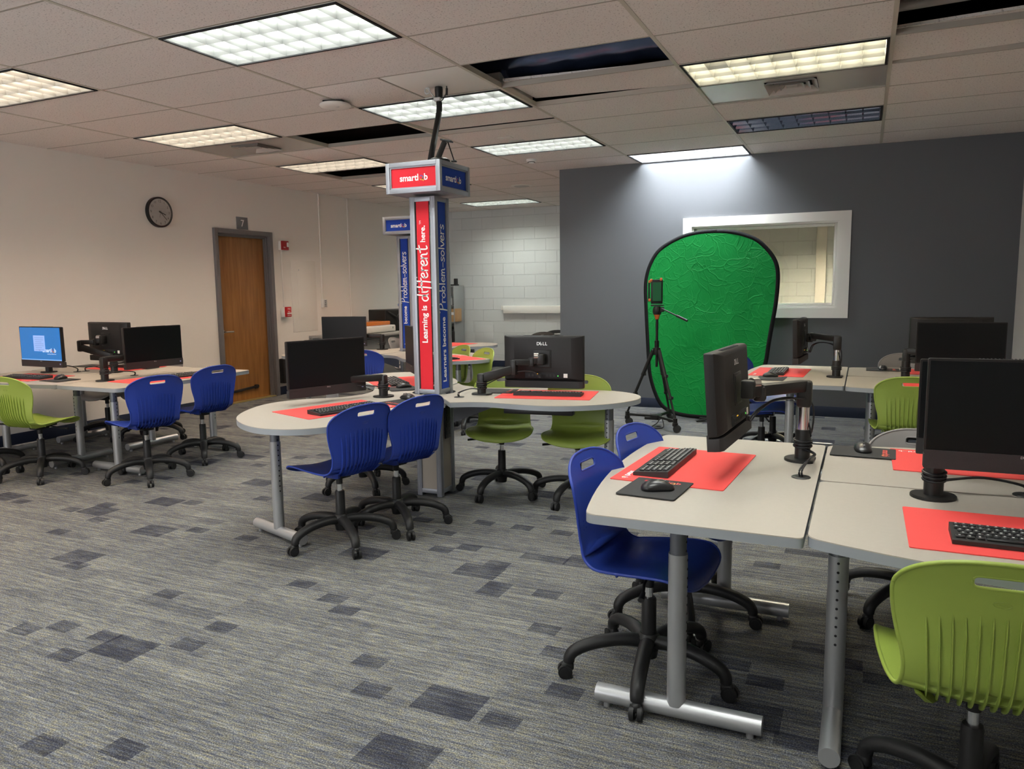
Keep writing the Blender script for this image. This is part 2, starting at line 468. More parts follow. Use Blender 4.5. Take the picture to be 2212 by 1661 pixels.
def ribbon(mb, pts, w, M):
    P = catmull([(x, y, 0) for x, y in pts], 6) if len(pts) > 2 else [Vector((x, y, 0)) for x, y in pts]
    L, Rr = [], []
    for i, p in enumerate(P):
        t = (P[min(i + 1, len(P) - 1)] - P[max(i - 1, 0)]).normalized(); nrm = Vector((-t.y, t.x, 0)) * w / 2
        L.append(mb.b.verts.new(M @ (p + nrm))); Rr.append(mb.b.verts.new(M @ (p - nrm)))
    for i in range(len(P) - 1): mb._f((Rr[i], Rr[i + 1], L[i + 1], L[i]))
    for p in (P[0], P[-1]):
        mb._f([mb.b.verts.new(M @ (p + Vector((cos(a), sin(a), 0)) * w / 2)) for a in [2 * pi * k / 10 for k in range(10)]])
def hand_into(mb, txt, M, length, w=0.2):
    tot = sum(HAND[c][0] for c in txt); k = length / tot; x = 0
    for c in txt:
        adv, strokes = HAND[c]
        for st in strokes: ribbon(mb, st, w, M @ Matrix.Diagonal((k, k, 1, 1)) @ Matrix.Translation((x, 0, 0)))
        x += adv
    return k
def text_into(mb, txt, M, length=None, size=1.0, bold=0.02, height=None):
    me = text_mesh(txt, 1.0, bold); x0, x1, y0, y1 = extent(me)
    k = length / (x1 - x0) if length else size
    mb.add_mesh(me, M @ Matrix.Diagonal((k, height or k, 1, 1)) @ Matrix.Translation((-x0, 0, 0)))

# ------------------------------------------------------------------ room shell
def shell():
    f = MB(); f.box(((XL + XR_) / 2, (YN + YF) / 2, -0.05), (XR_ - XL + 0.4, YF - YN + 0.4, 0.1)); struct(f.build('floor', CARPET))
    f = MB(); f.box((XL - 0.1, (YN + YF) / 2, CH / 2 + 0.25), (0.2, YF - YN + 0.4, CH + 0.5))
    # door recess is cut by building the wall in three pieces
    f = MB(); d0, d1, dh = 3.872, 4.758, 2.105
    f.box((XL - 0.1, (YN + d0) / 2, CH / 2 + 0.3), (0.2, d0 - YN, CH + 0.6))
    f.box((XL - 0.1, (YF + d1) / 2, CH / 2 + 0.3), (0.2, YF - d1, CH + 0.6))
    f.box((XL - 0.1, (d0 + d1) / 2, (dh + CH + 0.6) / 2), (0.2, d1 - d0, CH + 0.6 - dh))
    struct(f.build('wall_left', WALLW))
    f = MB(); f.box(((XL + XR_) / 2, YF + 0.1, CH / 2 + 0.3), (XR_ - XL + 0.4, 0.2, CH + 0.6)); struct(f.build('wall_far', BLOCK))
    f = MB(); f.box((XR_ + 0.1, (YN + YF) / 2, CH / 2 + 0.3), (0.2, YF - YN, CH + 0.6)); struct(f.build('wall_right', WALLW))
    f = MB(); a0, a1, b0, b1 = FW; top = CH + .6
    f.box(((XL - .2 + a0) / 2, YN - 0.1, top / 2), (a0 - XL + .2, 0.2, top)); f.box(((XR_ + .2 + a1) / 2, YN - 0.1, top / 2), (XR_ + .2 - a1, 0.2, top))
    f.box(((a0 + a1) / 2, YN - 0.1, b0 / 2), (a1 - a0, 0.2, b0)); f.box(((a0 + a1) / 2, YN - 0.1, (b1 + top) / 2), (a1 - a0, 0.2, top - b1)); struct(f.build('wall_front', WALLW))
    w2 = struct(put('window_2_added', None)); w2.location = (0, YN - .1, 0)  # unseen windows, inferred from bluish reflections and added to brighten the ceiling
    f = MB(); n = 4
    for k in range(n + 1): f.box((a0 + (a1 - a0) * k / n, 0, (b0 + b1) / 2), (.05, .08, b1 - b0))
    for z in (b0 + .02, b1 - .02): f.box(((a0 + a1) / 2, 0, z), (a1 - a0, .08, .04))
    f.build('window_frame', SILVERD, w2)
    for k in range(n):
        f = MB(); f.box((a0 + (a1 - a0) * (k + .5) / n, 0, (b0 + b1) / 2), ((a1 - a0) / n - .05, .006, b1 - b0 - .08)); f.build('window_pane', GLASS, w2)
    # charcoal wall with the window opening
    wx0, wx1, wz0, wz1 = 3.03, 4.53, 1.145, 2.035
    f = MB()
    f.box(((XP + wx0) / 2, YD + 0.07, CH / 2), (wx0 - XP, 0.14, CH)); f.box(((XR_ + wx1) / 2, YD + 0.07, CH / 2), (XR_ - wx1, 0.14, CH))
    f.box(((wx0 + wx1) / 2, YD + 0.07, wz0 / 2), (wx1 - wx0, 0.14, wz0)); f.box(((wx0 + wx1) / 2, YD + 0.07, (wz1 + CH) / 2), (wx1 - wx0, 0.14, CH - wz1))
    struct(f.build('wall_back', WALLD))
    f = MB(); f.box((XP + 0.07, (YD + 0.14 + YF) / 2, CH / 2), (0.14, YF - YD - 0.14, CH)); struct(f.build('wall_inner', WALLW))
    # window: casing, jamb, glass
    w = put('window_1', None); struct(w); w.location = (0, YD, 0)
    ox0, ox1, oz0, oz1 = 2.935, 4.64, 1.04, 2.13
    c = MB()
    def miter(a, b, c2, d):
        vs = [c.b.verts.new((x, -0.022, z)) for x, z in (a, b, c2, d)]; vb = [c.b.verts.new((x, 0.0, z)) for x, z in (a, b, c2, d)]
        c._f(vs); c._f(vb[::-1])
        for i in range(4): c._f((vs[i], vs[(i + 1) % 4], vb[(i + 1) % 4], vb[i]))
    miter((ox0, oz1), (ox1, oz1), (wx1, wz1), (wx0, wz1)); miter((ox1, oz1), (ox1, oz0), (wx1, wz0), (wx1, wz1))
    miter((ox1, oz0), (ox0, oz0), (wx0, wz0), (wx1, wz0)); miter((ox0, oz0), (ox0, oz1), (wx0, wz1), (wx0, wz0))
    c.build('window_casing', WPAINT, w)
    j = MB(); t = 0.02
    for (cx, cz, sx, sz) in (((wx0 + t / 2), (wz0 + wz1) / 2, t, wz1 - wz0), ((wx1 - t / 2), (wz0 + wz1) / 2, t, wz1 - wz0)): j.box((cx, 0.07, cz), (sx, 0.14, sz))
    for cz in (wz0 + t / 2, wz1 - t / 2): j.box(((wx0 + wx1) / 2, 0.07, cz), (wx1 - wx0 - 2 * t, 0.14, t))
    s2 = 0.035
    for (cx, cz, sx, sz) in (((wx0 + s2), (wz0 + wz1) / 2, 0.03, wz1 - wz0 - .04), ((wx1 - s2), (wz0 + wz1) / 2, 0.03, wz1 - wz0 - .04)): j.box((cx, 0.085, cz), (sx, 0.035, sz), bev=.004)
    for cz in (wz0 + s2, wz1 - s2): j.box(((wx0 + wx1) / 2, 0.085, cz), (wx1 - wx0 - .10, 0.035, 0.03), bev=.004)
    j.build('window_frame', WPAINT, w)
    g = MB(); g.box(((wx0 + wx1) / 2, 0.085, (wz0 + wz1) / 2), (wx1 - wx0 - 0.08, 0.006, wz1 - wz0 - 0.08)); g.build('window_pane', GLASS, w)
    # chase pipe cover on the far wall, baseboards, ledge
    f = MB(); f.box((4.19, YF - 0.05, CH / 2), (0.14, 0.1, CH), bev=.004); struct(f.build('trim_2', WALLW))
    def base(name, a, b, nrm):
        m = MB(); ax, ay = a; bx, by = b; t = 0.012
        m.box(((ax + bx) / 2 + nrm[0] * t / 2, (ay + by) / 2 + nrm[1] * t / 2, 0.055), (abs(bx - ax) + t * abs(nrm[0]), abs(by - ay) + t * abs(nrm[1]), 0.11), bev=.003)
        struct(m.build(name, NAVY))
    base('baseboard_back', (XP, YD), (XR_, YD), (0, -1)); base('baseboard_far', (XL, YF), (XP, YF), (0, -1))
    m = MB()
    for y0, y1 in ((YN, 3.80), (4.83, YF)): m.box((XL + .006, (y0 + y1) / 2, .055), (.012, y1 - y0, .11), bev=.003)
    struct(m.build('baseboard_left', NAVY)); base('baseboard_right', (XR_, YN), (XR_, YD), (-1, 0))
    f = MB(); f.box((0.235, YF - 0.03, 1.02), (2.47, 0.06, 0.13), bev=.004); f.box((-1.03, YF - .01, 1.05), (.06, .02, .07)); struct(f.build('trim_3', WPAINT))
    f = MB(); f.box((-1.405, YF - 0.008, 0.56), (0.37, 0.016, 0.37), bev=.003); struct(f.build('trim_4', BLOCK))
    # door
    d = put('door_1', None); struct(d); d.location = (XL, 0, 0)
    f = MB(); fw = 0.055
    f.box((0.012, 3.845, 1.08), (0.05, fw, 2.16), bev=.003); f.box((0.012, 4.785, 1.08), (0.05, fw, 2.16), bev=.003); f.box((0.012, 4.315, 2.132), (0.05, 0.886, 0.056), bev=.003)
    f.box((-0.09, 3.880, 1.05), (0.16, 0.02, 2.1)); f.box((-0.09, 4.75, 1.05), (0.16, 0.02, 2.1)); f.box((-0.09, 4.315, 2.095), (0.16, 0.87, 0.02))
    f.box((-0.045, 4.733, 1.05), (0.03, 0.016, 2.1)); f.box((-0.045, 4.315, 2.08), (0.03, 0.85, 0.016))
    f.build('door_frame', FRAME, d)
    f = MB(); f.box((-0.085, 4.315, 1.05), (0.045, 0.846, 2.08), bev=.002); f.build('door_leaf', WOOD, d)
    f = MB(); f.cyl((-0.06, 3.945, 0.90), (-0.05, 3.945, 0.90), 0.026); f.cyl((-0.06, 3.945, 0.90), (0.0, 3.945, 0.90), 0.011)
    f.tube([(0.0, 3.945, 0.90), (0.004, 3.965, .901), (0.004, 4.065, 0.899)], 0.010, 10); f.build('door_handle', NICKEL, d)
    f = MB(); f.beam((-0.05, 4.0, 0.135), (-0.035, 4.49, 0.165), 0.02, 0.03, bev=.003); f.box((-0.055, 4.47, .16), (.02, .06, .05), bev=.003); f.box((-0.055, 4.03, .14), (.02, .05, .045), bev=.003)
    f.build('door_holder', BLACKM, d)
    f = MB(); f.box((-.05, 4.315, 0.006), (0.14, 0.87, 0.012)); f.build('threshold', mat('brass_strip', (.5, .4, .15), .4, metal=.6), d)
    f = MB(); f.box((-0.17, 4.315, 1.06), (0.02, 0.9, 2.13)); f.build('door_backing', DKVOID, d)
shell()

# ------------------------------------------------------------------ ceiling
LIGHTS = {(1, 0): 'c', (-1, 0): 'w', (3, 0): 'c', (-1, 3): 'w', (1, 3): 'c', (3, 3): 'y', (-1, 6): 'w', (1, 6): 'c', (2, 8): 'b', (3, 6): 'off',
          (-1, 9): 'w', (-1, 13): 'g', (3, 11): 'r', (-1, -3): 'w', (1, -3): 'c', (3, -3): 'c', (-1, -6): 'w', (1, -6): 'c', (3, -6): 'c'}
OPEN = {(2, 2), (0, 4), (4, 2), (-1, 7)}
VENTS = {(3, 4), (-1, 4)}
LOOSE = {(2, 3), (1, 4), (4, 3)}
WPANEL = {(1, 2): 1, (-1, 5): 0}
def ceiling():
    m = MB(); g = MB(); g2 = MB(); bw = 0.024
    i0, i1, j0, j1 = -2, 4, -9, 15
    for i in range(i0, i1 + 1):
        for j in range(j0, j1 + 1):
            x0, x1 = max(i * GX, XL), min((i + 1) * GX, XR_); y0, y1 = max(j * GY, YN), min((j + 1) * GY, YF)
            if x1 - x0 < .02 or y1 - y0 < .02: continue
            c = (i, j)
            if c in LIGHTS or c in OPEN or c in VENTS or c in LOOSE: continue
            if c in WPANEL:
                xm = (x0 + x1) / 2
                hx0, hx1 = (x0, xm) if WPANEL[c] else (xm, x1)
                m.box(((hx0 + hx1) / 2, (y0 + y1) / 2, CH + .0105), (hx1 - hx0 - .004, y1 - y0 - .004, .016), bev=.003)
                continue
            m.box(((x0 + x1) / 2, (y0 + y1) / 2, CH + .0105), (x1 - x0 - .004, y1 - y0 - .004, .016))
    struct(m.build('ceiling', CEIL))
    for i in range(i0 + 1, i1 + 1): g.box((i * GX, (YN + YF) / 2, CH + .0175), (bw, YF - YN, .035))
    for j in range(j0 + 1, j1 + 1):
        y = j * GY
        if YN < y < YF: g2.box(((XL + XR_) / 2, y, CH + .0182), (XR_ - XL, .013, .034))
    for (i, j), side in WPANEL.items(): g2.box(((i + .5) * GX, (j + .5) * GY, CH + .0184), (.013, GY, .034))
    struct(g.build('trim_1', TBAR)); struct(g2.build('trim_5', mat('cross_tee_shadow_tone', (.40, .36, .31), .6)))  # cross tees coloured darker to draw the shadow lines at tile edges
    for (i, j), side in WPANEL.items():
        a = (i + .5) * GX if side else i * GX
        p = MB(); p.box((a + GX / 4, (j + .5) * GY, CH + .0085), (GX / 2 - .02, GY - .03, .012), bev=.002)
        tag(p.build('ceiling_panel', WPAINT), ('plain white square ceiling panel the flexible black conduit passes through' if side else 'plain white square ceiling panel above the farther sign tower'), 'ceiling panel')
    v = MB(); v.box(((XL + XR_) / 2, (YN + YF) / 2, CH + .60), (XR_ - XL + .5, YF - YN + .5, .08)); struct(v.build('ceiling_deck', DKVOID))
ceiling()

def tile_obj(cell, label, rx=0.0, ry=0.0, dz=0.0, dx=0.0, dy=0.0):
    m = MB(); m.box((0, 0, 0.008), (GX - .02, GY - .02, .016))
    i, j = cell
    o = m.build('ceiling_tile', CEIL, None, ((i + .5) * GX + dx, (j + .5) * GY + dy, CH + .012 + dz)); o.rotation_euler = (rx, ry, 0)
    return tag(o, label, 'ceiling tile')
tile_obj((2, 3), 'ceiling tile with its corner lifted off the grid beside the open ceiling hole', rx=R(1.0), ry=R(1.6), dz=.026)
tile_obj((1, 4), 'sagging ceiling tile with a thin dark gap beyond the bright light fixture', rx=R(2.6), dz=.018)
tile_obj((4, 3), 'ceiling tile pushed up askew next to the dark hole in the top right corner', rx=R(-2.5), ry=R(-1.2), dz=.03)

LAMPM = {'c': lamp_mat('lamp_cool', (0.98, 1.0, 0.95), LAMP), 'w': lamp_mat('lamp_warm', (1.0, 0.80, 0.62), LAMP), 'y': lamp_mat('lamp_yellow', (1.0, 0.88, 0.62), LAMP),
         'b': lamp_mat('lamp_daylight', (0.90, 0.95, 1.0), LAMP * 2.5), 'r': lamp_mat('lamp_room', (1.0, 0.90, 0.62), LAMP * 7.5), 'g': lamp_mat('lamp_neutral', (0.95, 1.0, 0.92), LAMP)}
def fixture_meshes():
    L, Wd = GX - .03, GY - .03
    fr = MB()
    for sx in (-1, 1): fr.box((sx * (L / 2 - .008), 0, .006), (.016, Wd, .016))
    for sy in (-1, 1): fr.box((0, sy * (Wd / 2 - .008), .006), (L, .016, .016))
    hs = MB()
    for sx in (-1, 1): hs.box((sx * L / 2, 0, .06), (.004, Wd, .11))
    for sy in (-1, 1): hs.box((0, sy * Wd / 2, .06), (L, .004, .11))
    hs.box((0, 0, .117), (L, Wd, .004))
    lv = MB(); nx, ny = 9, 3; cx, cy = (L - .034) / nx, (Wd - .034) / ny; h0, h1, k = .004, .072, .76
    for a in range(nx):
        for b in range(ny):
            x = -L / 2 + .017 + (a + .5) * cx; y = -Wd / 2 + .017 + (b + .5) * cy
            lo = [(x + sx * cx / 2, y + sy * cy / 2) for sx, sy in ((-1, -1), (1, -1), (1, 1), (-1, 1))]
            # curved funnel in two bands
            ks = [(1.0, h0), (0.90, h0 + .02), (0.81, h0 + .045), (k, h1)]
            rings = []
            for kk, hh in ks:
                rings.append([(x + (px - x) * kk, y + (py - y) * kk, hh) for px, py in lo])
            for r0, r1 in zip(rings, rings[1:]):
                for q in range(4): lv.quad(r0[q], r0[(q + 1) % 4], r1[(q + 1) % 4], r1[q])
            # top web closing the space between the openings
            o = [(px, py, h1) for px, py in lo]
            for q in range(4): lv.quad(o[q], o[(q + 1) % 4], rings[-1][(q + 1) % 4], rings[-1][q])
    lp = MB(); lp.box((0, 0, .098), (L - .03, Wd - .03, .006))
    return fr.mesh('frame', DKVOID), hs.mesh('housing', WPAINT), lv.mesh('louver', LOUVER, angle=25, flip=False), lp.mesh('lamp', LAMPM['c'])
FX = fixture_meshes()
def fixture(cell, kind, label):
    i, j = cell
    t = thing('ceiling_light', label, 'ceiling light', ((i + .5) * GX, (j + .5) * GY, CH - .004), group='recessed louvered ceiling lights')
    put('frame', FX[0], t); put('housing', FX[1], t)
    if kind == 'off':
        put('louver', cached('louv_off', lambda: recolor(FX[2], LOUVOFF)), t); put('lamp', cached('lamp_off', lambda: recolor(FX[3], mat('lamp_unlit', (.7, .72, .75), .3))), t)
    else:
        put('louver', FX[2], t); put('lamp', cached('lamp_' + kind, lambda: recolor(FX[3], LAMPM[kind])), t)
LLAB = {(1, 0): 'large lit ceiling light nearest the camera, left of the conduit', (-1, 0): 'warm lit ceiling light cut by the left picture edge',
        (-1, 3): 'warm lit ceiling light beside the small ceiling vent, above the clock', (1, 3): 'cool lit ceiling light directly behind the black conduit',
        (3, 3): 'yellowish lit ceiling light beside the metal vent panel', (-1, 6): 'lit ceiling light just left of the red and blue sign box',
        (1, 6): 'cool lit ceiling light in front of the smoke detector', (2, 8): 'lit ceiling light against the charcoal wall above the green screen',
        (3, 6): 'unlit mirrored ceiling light before the charcoal wall', (-1, 9): 'lit ceiling light mostly hidden behind the sign box',
        (-1, 13): 'farthest lit ceiling light near the white block wall', (3, 0): 'lit ceiling light over the front right desks', (3, 11): 'lit ceiling light in the room behind the window'}
for c, k in LIGHTS.items(): fixture(c, k, LLAB.get(c, 'lit ceiling light behind the camera position'))

def vent(cell, label):
    i, j = cell
    t = thing('ceiling_vent', label, 'ceiling vent', ((i + .5) * GX, (j + .5) * GY, CH))
    p = MB(); q = .17
    L, Wd = GX / 2 - .012, GY / 2 - .012
    for (x0, x1, y0, y1) in ((-L, -q, -Wd, Wd), (q, L, -Wd, Wd), (-q, q, -Wd, -q), (-q, q, q, Wd)):
        p.box(((x0 + x1) / 2, (y0 + y1) / 2, .012), (x1 - x0, y1 - y0, .006))
    p.build('panel', mat('vent_metal', (.56, .54, .51), .28, metal=.35), t)
    d = MB()
    for k, (r0, r1) in enumerate(((.17, .128), (.122, .085), (.08, .045))):
        z0, z1 = -.006 + k * .003, .03
        a = [(-r0, -r0), (r0, -r0), (r0, r0), (-r0, r0)]; b = [(-r1, -r1), (r1, -r1), (r1, r1), (-r1, r1)]
        for n in range(4):
            d.quad((*a[n], z0), (*a[(n + 1) % 4], z0), (*b[(n + 1) % 4], z1), (*b[n], z1))
    d.box((0, 0, .004), (.07, .07, .004))
    d.build('diffuser', mat('diffuser_paint', (.50, .47, .44), .5), t, angle=1, flip=False)
    k = MB(); k.box((0, 0, .06), (.36, .36, .05)); k.build('duct_collar', DKVOID, t)
vent((3, 4), 'square ceiling vent in a shiny metal panel beside the yellowish light')
vent((-1, 4), 'small square ceiling vent above the clock beside the warm light')

# things in the ceiling void
def void_things():
    d = MB(); d.tube([(1.6 + .1 * k, 1.95 + .015 * sin(k), CH + .24 + .008 * sin(k * 2.1)) for k in range(28)], [.15 + .005 * sin(k * 1.7) for k in range(28)], 24)
    tag(d.build('insulated_duct', FOIL), 'dark foil wrapped duct above the large open ceiling hole', 'duct')
    c = MB(); c.tube(catmull([(2.9, 1.83, CH + .25), (3.1, 1.55, CH + .12), (3.35, 1.40, CH + .10), (3.62, 1.45, CH + .16), (3.9, 1.7, CH + .3)], 6), .006, 8)
    tag(c.build('data_cable', mat('grey_cable', (.22, .24, .27), .5)), 'grey cable looping across the large open ceiling hole', 'cable')
    for y, z, lab in ((2.72, .22, 'lower'), (2.85, .30, 'upper')):
        c = MB(); c.tube(catmull([(-.3, y, CH + .565), (-.15, y, CH + z), (.4, y - .06, CH + z - .10), (.9, y - .10, CH + z - .12), (1.4, y - .05, CH + z), (1.55, y, CH + .565)], 6), .006, 8)
        tag(c.build('data_cable', MATS['grey_cable']), lab + ' grey cable hanging in the ceiling hole beside the access point', 'cable')
    p = MB(); p.cyl((4.6, 1.78, CH + .14), (6.1, 1.74, CH + .16), .035); tag(p.build('water_pipe', mat('pipe_grey', (.35, .34, .33), .5)), 'grey pipe in the ceiling hole in the top right corner', 'pipe')
void_things()

# access point, detector, speaker
t = thing('access_point', 'white wireless access point hanging just under the ceiling grid', 'access point', (1.20, 1.60, CH - .035), R(20))
m = MB(); m.lathe([(.0, -.012), (.06, -.011), (.105, -.004), (.115, .006), (.11, .016), (.0, .018)], n=32); m.build('cover', WPAINT, t)
m = MB(); m.box((0, 0, .026), (.15, .13, .016), bev=.004); m.build('bracket', BLACKM, t)
m = MB(); m.box((.03, -.04, -.0125), (.02, .012, .002)); m.build('badge', LGREY, t)
t = thing('smoke_detector', 'small white smoke detector on the ceiling behind the cool light', 'smoke detector', (1.47, 4.63, CH))
m = MB(); m.lathe([(.0, -.045), (.028, -.044), (.035, -.03), (.05, -.028), (.055, -.012), (.055, 0), (0, 0)]); m.build('body', WPAINT, t)
m = MB(); m.lathe([(.030, -.034), (.0405, -.033), (.0405, -.029), (.030, -.028)]); m.build('vent_slot', DKVOID, t)
t = thing('ceiling_speaker', 'round white ceiling speaker grille near the white block wall', 'speaker', (.52, 6.52, CH))
m = MB(); m.lathe([(.0, -.010), (.11, -.010), (.14, -.006), (.145, 0), (0, 0)], n=36); m.build('grille', WPAINT, t)
m = MB(); m.lathe([(.0, -.0112), (.105, -.0112), (.105, -.0095), (0, -.0095)], n=36); m.build('mesh_disc', mat('perforated_white', (.55, .54, .52), .6), t)
for k, (x, y, sx, sy, lab, mm) in enumerate(((1.73, 3.42, .13, .07, 'small white label plate on the ceiling before the cool light', WPAINT), (1.76, 3.60, .15, .04, 'small grey barcode strip on the ceiling before the cool light', LGREY))):
    m = MB(); m.box((x, y, CH - .002), (sx, sy, .004)); tag(m.build('ceiling_label', mm), lab, 'label')

# ------------------------------------------------------------------ sign towers
def tower(x, y, front, right, words_f, words_r, label, m0):
    t = thing('sign_tower', label, 'sign tower', (x, y, 0))
    h = .095; p = .020
    for sx, sy in ((-1, -1), (1, -1), (1, 1), (-1, 1)):
        c = MB(); c.box((sx * (h - .019), sy * (h - .019), .992), (.038, .038, 1.985), bev=.004)
        c.box((sx * (h - .019), sy * (h + .0005), 1.0), (.004, .002, 1.95)); c.box((sx * (h + .0005), sy * (h - .019), 1.0), (.002, .004, 1.95))
        c.build('corner_post', ALU, t)
    for z in (1.968, .715, .665, .035):
        f = MB(); f.box((0, 0, z), (2 * h - .004, 2 * h - .004, .03), bev=.002); f.build('rail', ALU, t)
    lo = MB(); lo.box((0, 0, .35), (2 * h - .018, 2 * h - .018, .62)); lo.build('lower_panel', mat('taupe_panel', (.36, .32, .27), .55), t)
    wpan = .046
    def side(mm, rz, words, name):
        b = MB(); b.box((0, -h + .007, 1.34), (2 * wpan, .006, 1.23))
        o = b.build(name, mm, t, rz=rz); o['label'] = name.replace('_', ' ')
        if not words: return
        s = MB()
        # writing reads from the bottom up: local +X of the text is up, local +Y is to the left
        for kind, txt, z0, z1, dx in words:
            M = Matrix(((0, -1, 0, dx), (0, 0, -1, -h + .0035), (1, 0, 0, z0), (0, 0, 0, 1)))
            if kind == 'h': hand_into(s, txt, M, z1 - z0, .20)
            else: text_into(s, txt, M, length=z1 - z0, bold=.022 if kind == 'b' else .0)
        s.build('lettering', WHITE, o, flip=False)
    side(front, 0, words_f, front.name); side(right, R(90), words_r, right.name)
    side(MATS['yellow_panel'], R(180), None, 'yellow_panel'); side(MATS['red_panel'], R(-90), None, 'side_panel')
    # outlet plate below the table
    o = MB(); o.box((h + .003, .0, .50), (.008, .07, .22), bev=.002)
    for k in range(4): o.box((h + .008, 0, .43 + k * .047), (.003, .04, .03))
    o.build('outlet_strip', BLACKM, t)
    # cap box
    c = MB(); q = .20; z0, z1 = 1.998, 2.19; w = .028
    for sx, sy in ((-1, -1), (1, -1), (1, 1), (-1, 1)): c.box((sx * (q - w / 2), sy * (q - w / 2), (z0 + z1) / 2), (w, w, z1 - z0), bev=.002)
    for z in (z0 + w / 2, z1 - w / 2):
        for sy in (-1, 1): c.box((0, sy * (q - w / 2), z), (2 * q - 2 * w, w, w), bev=.002)
        for sx in (-1, 1): c.box((sx * (q - w / 2), 0, z), (w, 2 * q - 2 * w, w), bev=.002)
    iw = .008
    for rz in range(4):
        Mr = Matrix.Rotation(rz * pi / 2, 3, 'Z')
        for z in (z0 + w + iw / 2, z1 - w - iw / 2): c.box(Mr @ Vector((0, -q + .012, z)), (2 * q - 2 * w - 2 * iw, iw, iw) if rz % 2 == 0 else (iw, 2 * q - 2 * w - 2 * iw, iw))
        for s_ in (-1, 1): c.box(Mr @ Vector((s_ * (q - w - iw / 2), -q + .012, (z0 + z1) / 2)), (iw, iw, z1 - z0 - 2 * w) )
    c.box((0, 0, z0 + .006), (2 * q - 2 * w, 2 * q - 2 * w, .008)); c.box((0, 0, z1 - .006), (2 * q - 2 * w, 2 * q - 2 * w, .008))
    c.build('cap_frame', ALU, t)
    for rz, mm in ((0, front), (90, right), (180, MATS['yellow_panel']), (-90, MATS['red_panel'])):
        b = MB(); b.box((0, -q + .017, (z0 + z1) / 2), (2 * q - 2 * w, .004, z1 - z0 - 2 * w)); o = b.build('cap_sign', mm, t, rz=R(rz))
        if rz in (0, 90):
            s = MB(); logo_into(s, Matrix.Translation((0, -q + .0142, (z0 + z1) / 2)) @ Matrix.Rotation(R(90), 4, 'X'), .205)
            s.build('logo', LOGOM, o, flip=False)
    return t
red_words = [('b', 'Learning is', 1.04, 1.284, .015), ('h', 'different', 1.312, 1.674, .028), ('b', 'here.', 1.695, 1.80, .015)]
blue_words = [('b', 'Learners become', .775, 1.206, .014), ('h', 'Problem-solvers', 1.245, 1.813, .022)]
yel_words = [('b', 'Learners become', .775, 1.206, .014), ('h', 'Explorers', 1.245, 1.70, .022)]
TW1 = (2.165, 1.28); TW2 = (.10, 4.29)
tw = tower(*TW1, REDPANEL, BLUEPANEL, red_words, blue_words, 'nearer sign tower with red and blue panels through the middle table', None)
s = MB(); text_into(s, 'TM', Matrix(((0, -1, 0, -.013), (0, 0, -1, -.0915), (1, 0, 0, 1.808), (0, 0, 0, 1))), length=.024, bold=.0); s.build('trademark', WHITE, tw, flip=False)
tower(*TW2, BLUEPANEL, YELPANEL, blue_words, yel_words, 'farther sign tower with blue and yellow panels, behind the nearer one', None)

# flexible conduit from the ceiling to the nearer tower
t = thing('power_conduit', 'black flexible conduit dropping from the ceiling to the nearer sign box', 'conduit', (0, 0, 0))
px, py = 2.075, 1.60
m = MB(); m.tube(catmull([(px, py, CH - .10), (px + .01, py - .02, 2.60), (2.10, 1.50, 2.45), (2.13, 1.40, 2.32), (2.145, 1.33, 2.19)], 8), .020, 12); m.build('sleeve', BLACKP, t)
m = MB(); m.lathe([(0, 0), (.026, 0), (.028, -.02), (.026, -.06), (.024, -.075), (0, -.075)], (px, py, CH)); m.build('strain_relief', BLACKM, t)
m = MB(); m.tube(catmull([(px, py, CH - .10), (px + .03, py, CH - .085), (px + .06, py, CH - .04), (px + .062, py, CH)], 6), .004, 8)
m.tube(catmull([(px, py, CH - .10), (px - .03, py, CH - .085), (px - .042, py + .01, CH - .06)], 6), .004, 8); m.cyl((px + .061, py, CH - .06), (px + .063, py, CH - .015), .008); m.build('lead', BLACKM, t)
m = MB(); m.box((px, py - .02, CH - .085), (.05, .03, .022), bev=.004); m.beam((px - .01, py - .02, CH - .09), (px - .08, py - .02, CH - .0), .012, .006, bev=.002); m.beam((px - .03, py - .03, CH - .07), (px - .095, py - .03, CH - .075), .02, .006, bev=.002)
m.tube([(px - .08 + .02 * cos(a), py - .02, CH - .02 + .02 * sin(a)) for a in [2 * pi * k / 16 for k in range(17)]], .004, 8); m.build('clamp', LGREY, t)
# folded black document camera on the tower cap
t = thing('document_camera', 'folded black document camera lying on top of the nearer sign box', 'camera', (2.30, 1.19, 2.19), R(10))
m = MB(); m.lathe([(0, .022), (.05, .022), (.066, .014), (.07, 0), (0, 0)], n=28); m.build('base', BLACKM, t)
m = MB(); m.beam((-.01, -.0, .02), (.03, .02, .125), .05, .034, bev=.005); m.box((.045, .02, .132), (.075, .05, .010), bev=.003, rot=Matrix.Rotation(R(12), 3, 'Y')); m.build('arm', BLACKM, t)
m = MB(); m.tube([(.05, .03, .126), (.085, .04, .012)], .004, 8); m.box((.085, .04, .006), (.03, .03, .01), bev=.003); m.build('rod', BLACKM, t)

